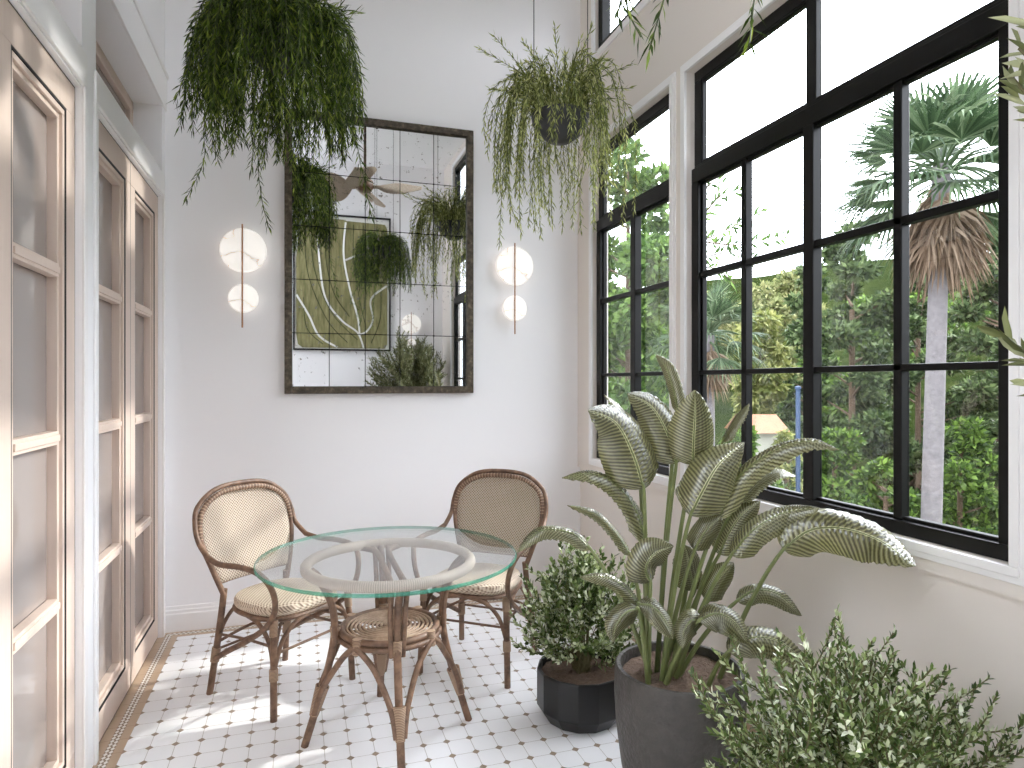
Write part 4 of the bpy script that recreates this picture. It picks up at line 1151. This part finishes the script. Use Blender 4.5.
# small house and blue pole
h0 = P(751, HY, 17); h1 = P(784, HY, 17)
root = tag(empty('garden_house', (h0.x, h0.y, GZ)), 'small white-walled house with a terracotta roof among the trees', 'house')
zr = H - 17 * (432 - HY) / F
ax = (h1 - h0).normalized(); dp = Vector((-ax.y, ax.x, 0)); dp = dp if dp.dot(FW) > 0 else -dp
def hp(a, d, z): q = h0 + ax * a + dp * d; return (q.x, q.y, z)
wd = (h1 - h0).length
bx = MB(); bx.add([hp(a, d, z) for z in (GZ - .3, zr) for d in (0, 1.6) for a in (0, wd)], [(0, 1, 3, 2), (4, 6, 7, 5), (0, 4, 5, 1), (1, 5, 7, 3), (3, 7, 6, 2), (2, 6, 4, 0)])
obj('wall', bx, M['ivory'], root, smooth=False)
rf = MB(); rz = zr + .42
rf.add([hp(-.12, -.2, zr - .02), hp(wd + .12, -.2, zr - .02), hp(wd + .12, 1.8, zr - .02), hp(-.12, 1.8, zr - .02), hp(-.12, .8, rz), hp(wd + .12, .8, rz)],
       [(0, 1, 5, 4), (2, 3, 4, 5), (0, 4, 3), (1, 2, 5), (0, 3, 2, 1)])
obj('roof', rf, M['tile_roof'], root, smooth=False)
b = P(798, HY, 11); gz = ground_z(b.x, b.y)
root = tag(empty('blue_pole', (b.x, b.y, gz)), 'blue garden pole standing left of the middle window post', 'pole')
zt_ = H - 11 * (386 - HY) / F
obj('shaft', MB().tube([(b.x, b.y, gz - .1), (b.x, b.y, zt_ - .05)], .038, 12), M['blue'], root)
obj('cap', MB().lathe([(.052, 0), (.052, .03), (.03, .05), (0, .055)], 14, (b.x, b.y, zt_ - .05)), M['blue'], root)
# ------------------------------------------------------------------ light: white overcast sky and a low soft sun through the windows
w = bpy.data.worlds.new('sky'); S.world = w; w.use_nodes = True
bg = w.node_tree.nodes['Background']; bg.inputs[0].default_value = (.93, .955, 1.05, 1)
nt = w.node_tree; tc = nt.nodes.new('ShaderNodeTexCoord'); sx = nt.nodes.new('ShaderNodeSeparateXYZ'); nt.links.new(tc.outputs['Generated'], sx.inputs[0])
mx = nt.nodes.new('ShaderNodeMath'); mx.operation = 'MAXIMUM'; nt.links.new(sx.outputs[2], mx.inputs[0]); mx.inputs[1].default_value = 0
ma = nt.nodes.new('ShaderNodeMath'); ma.operation = 'MULTIPLY_ADD'; nt.links.new(mx.outputs[0], ma.inputs[0])      # overcast sky: twice as bright overhead as at the horizon
ma.inputs[1].default_value = SKY * .5; ma.inputs[2].default_value = SKY * .5
vd = nt.nodes.new('ShaderNodeVectorMath'); vd.operation = 'DOT_PRODUCT'; nt.links.new(tc.outputs['Generated'], vd.inputs[0])  # bright haze round the sun
vd.inputs[1].default_value = Vector((1, .45, 1.15)).normalized()
cl = nt.nodes.new('ShaderNodeMath'); cl.operation = 'MAXIMUM'; nt.links.new(vd.outputs['Value'], cl.inputs[0]); cl.inputs[1].default_value = 0
pw = nt.nodes.new('ShaderNodeMath'); pw.operation = 'POWER'; nt.links.new(cl.outputs[0], pw.inputs[0]); pw.inputs[1].default_value = 5
m2 = nt.nodes.new('ShaderNodeMath'); m2.operation = 'MULTIPLY_ADD'; nt.links.new(pw.outputs[0], m2.inputs[0]); m2.inputs[1].default_value = HAZE; nt.links.new(ma.outputs[0], m2.inputs[2])
nt.links.new(m2.outputs[0], bg.inputs[1])
sl = bpy.data.lights.new('sun', 'SUN'); sl.energy = SUN; sl.angle = math.radians(2.2); sl.color = (1, .97, .93)
so = bpy.data.objects.new('sun', sl); COL.objects.link(so); so.location = (8, 3, 8)
so.rotation_euler = Vector((-1, -.05, -.6)).to_track_quat('-Z', 'Y').to_euler()
S.view_settings.view_transform = 'Standard'; S.view_settings.look = 'None'; S.view_settings.gamma = 1
S.view_settings.use_curve_mapping = False; S.view_settings.exposure = EXPO
cy = S.cycles
cy.use_denoising = True; cy.max_bounces = 14; cy.diffuse_bounces = 12; cy.glossy_bounces = 5; cy.transparent_max_bounces = 24; cy.transmission_bounces = 6
cy.sample_clamp_indirect = 8; cy.caustics_reflective = False; cy.caustics_refractive = False
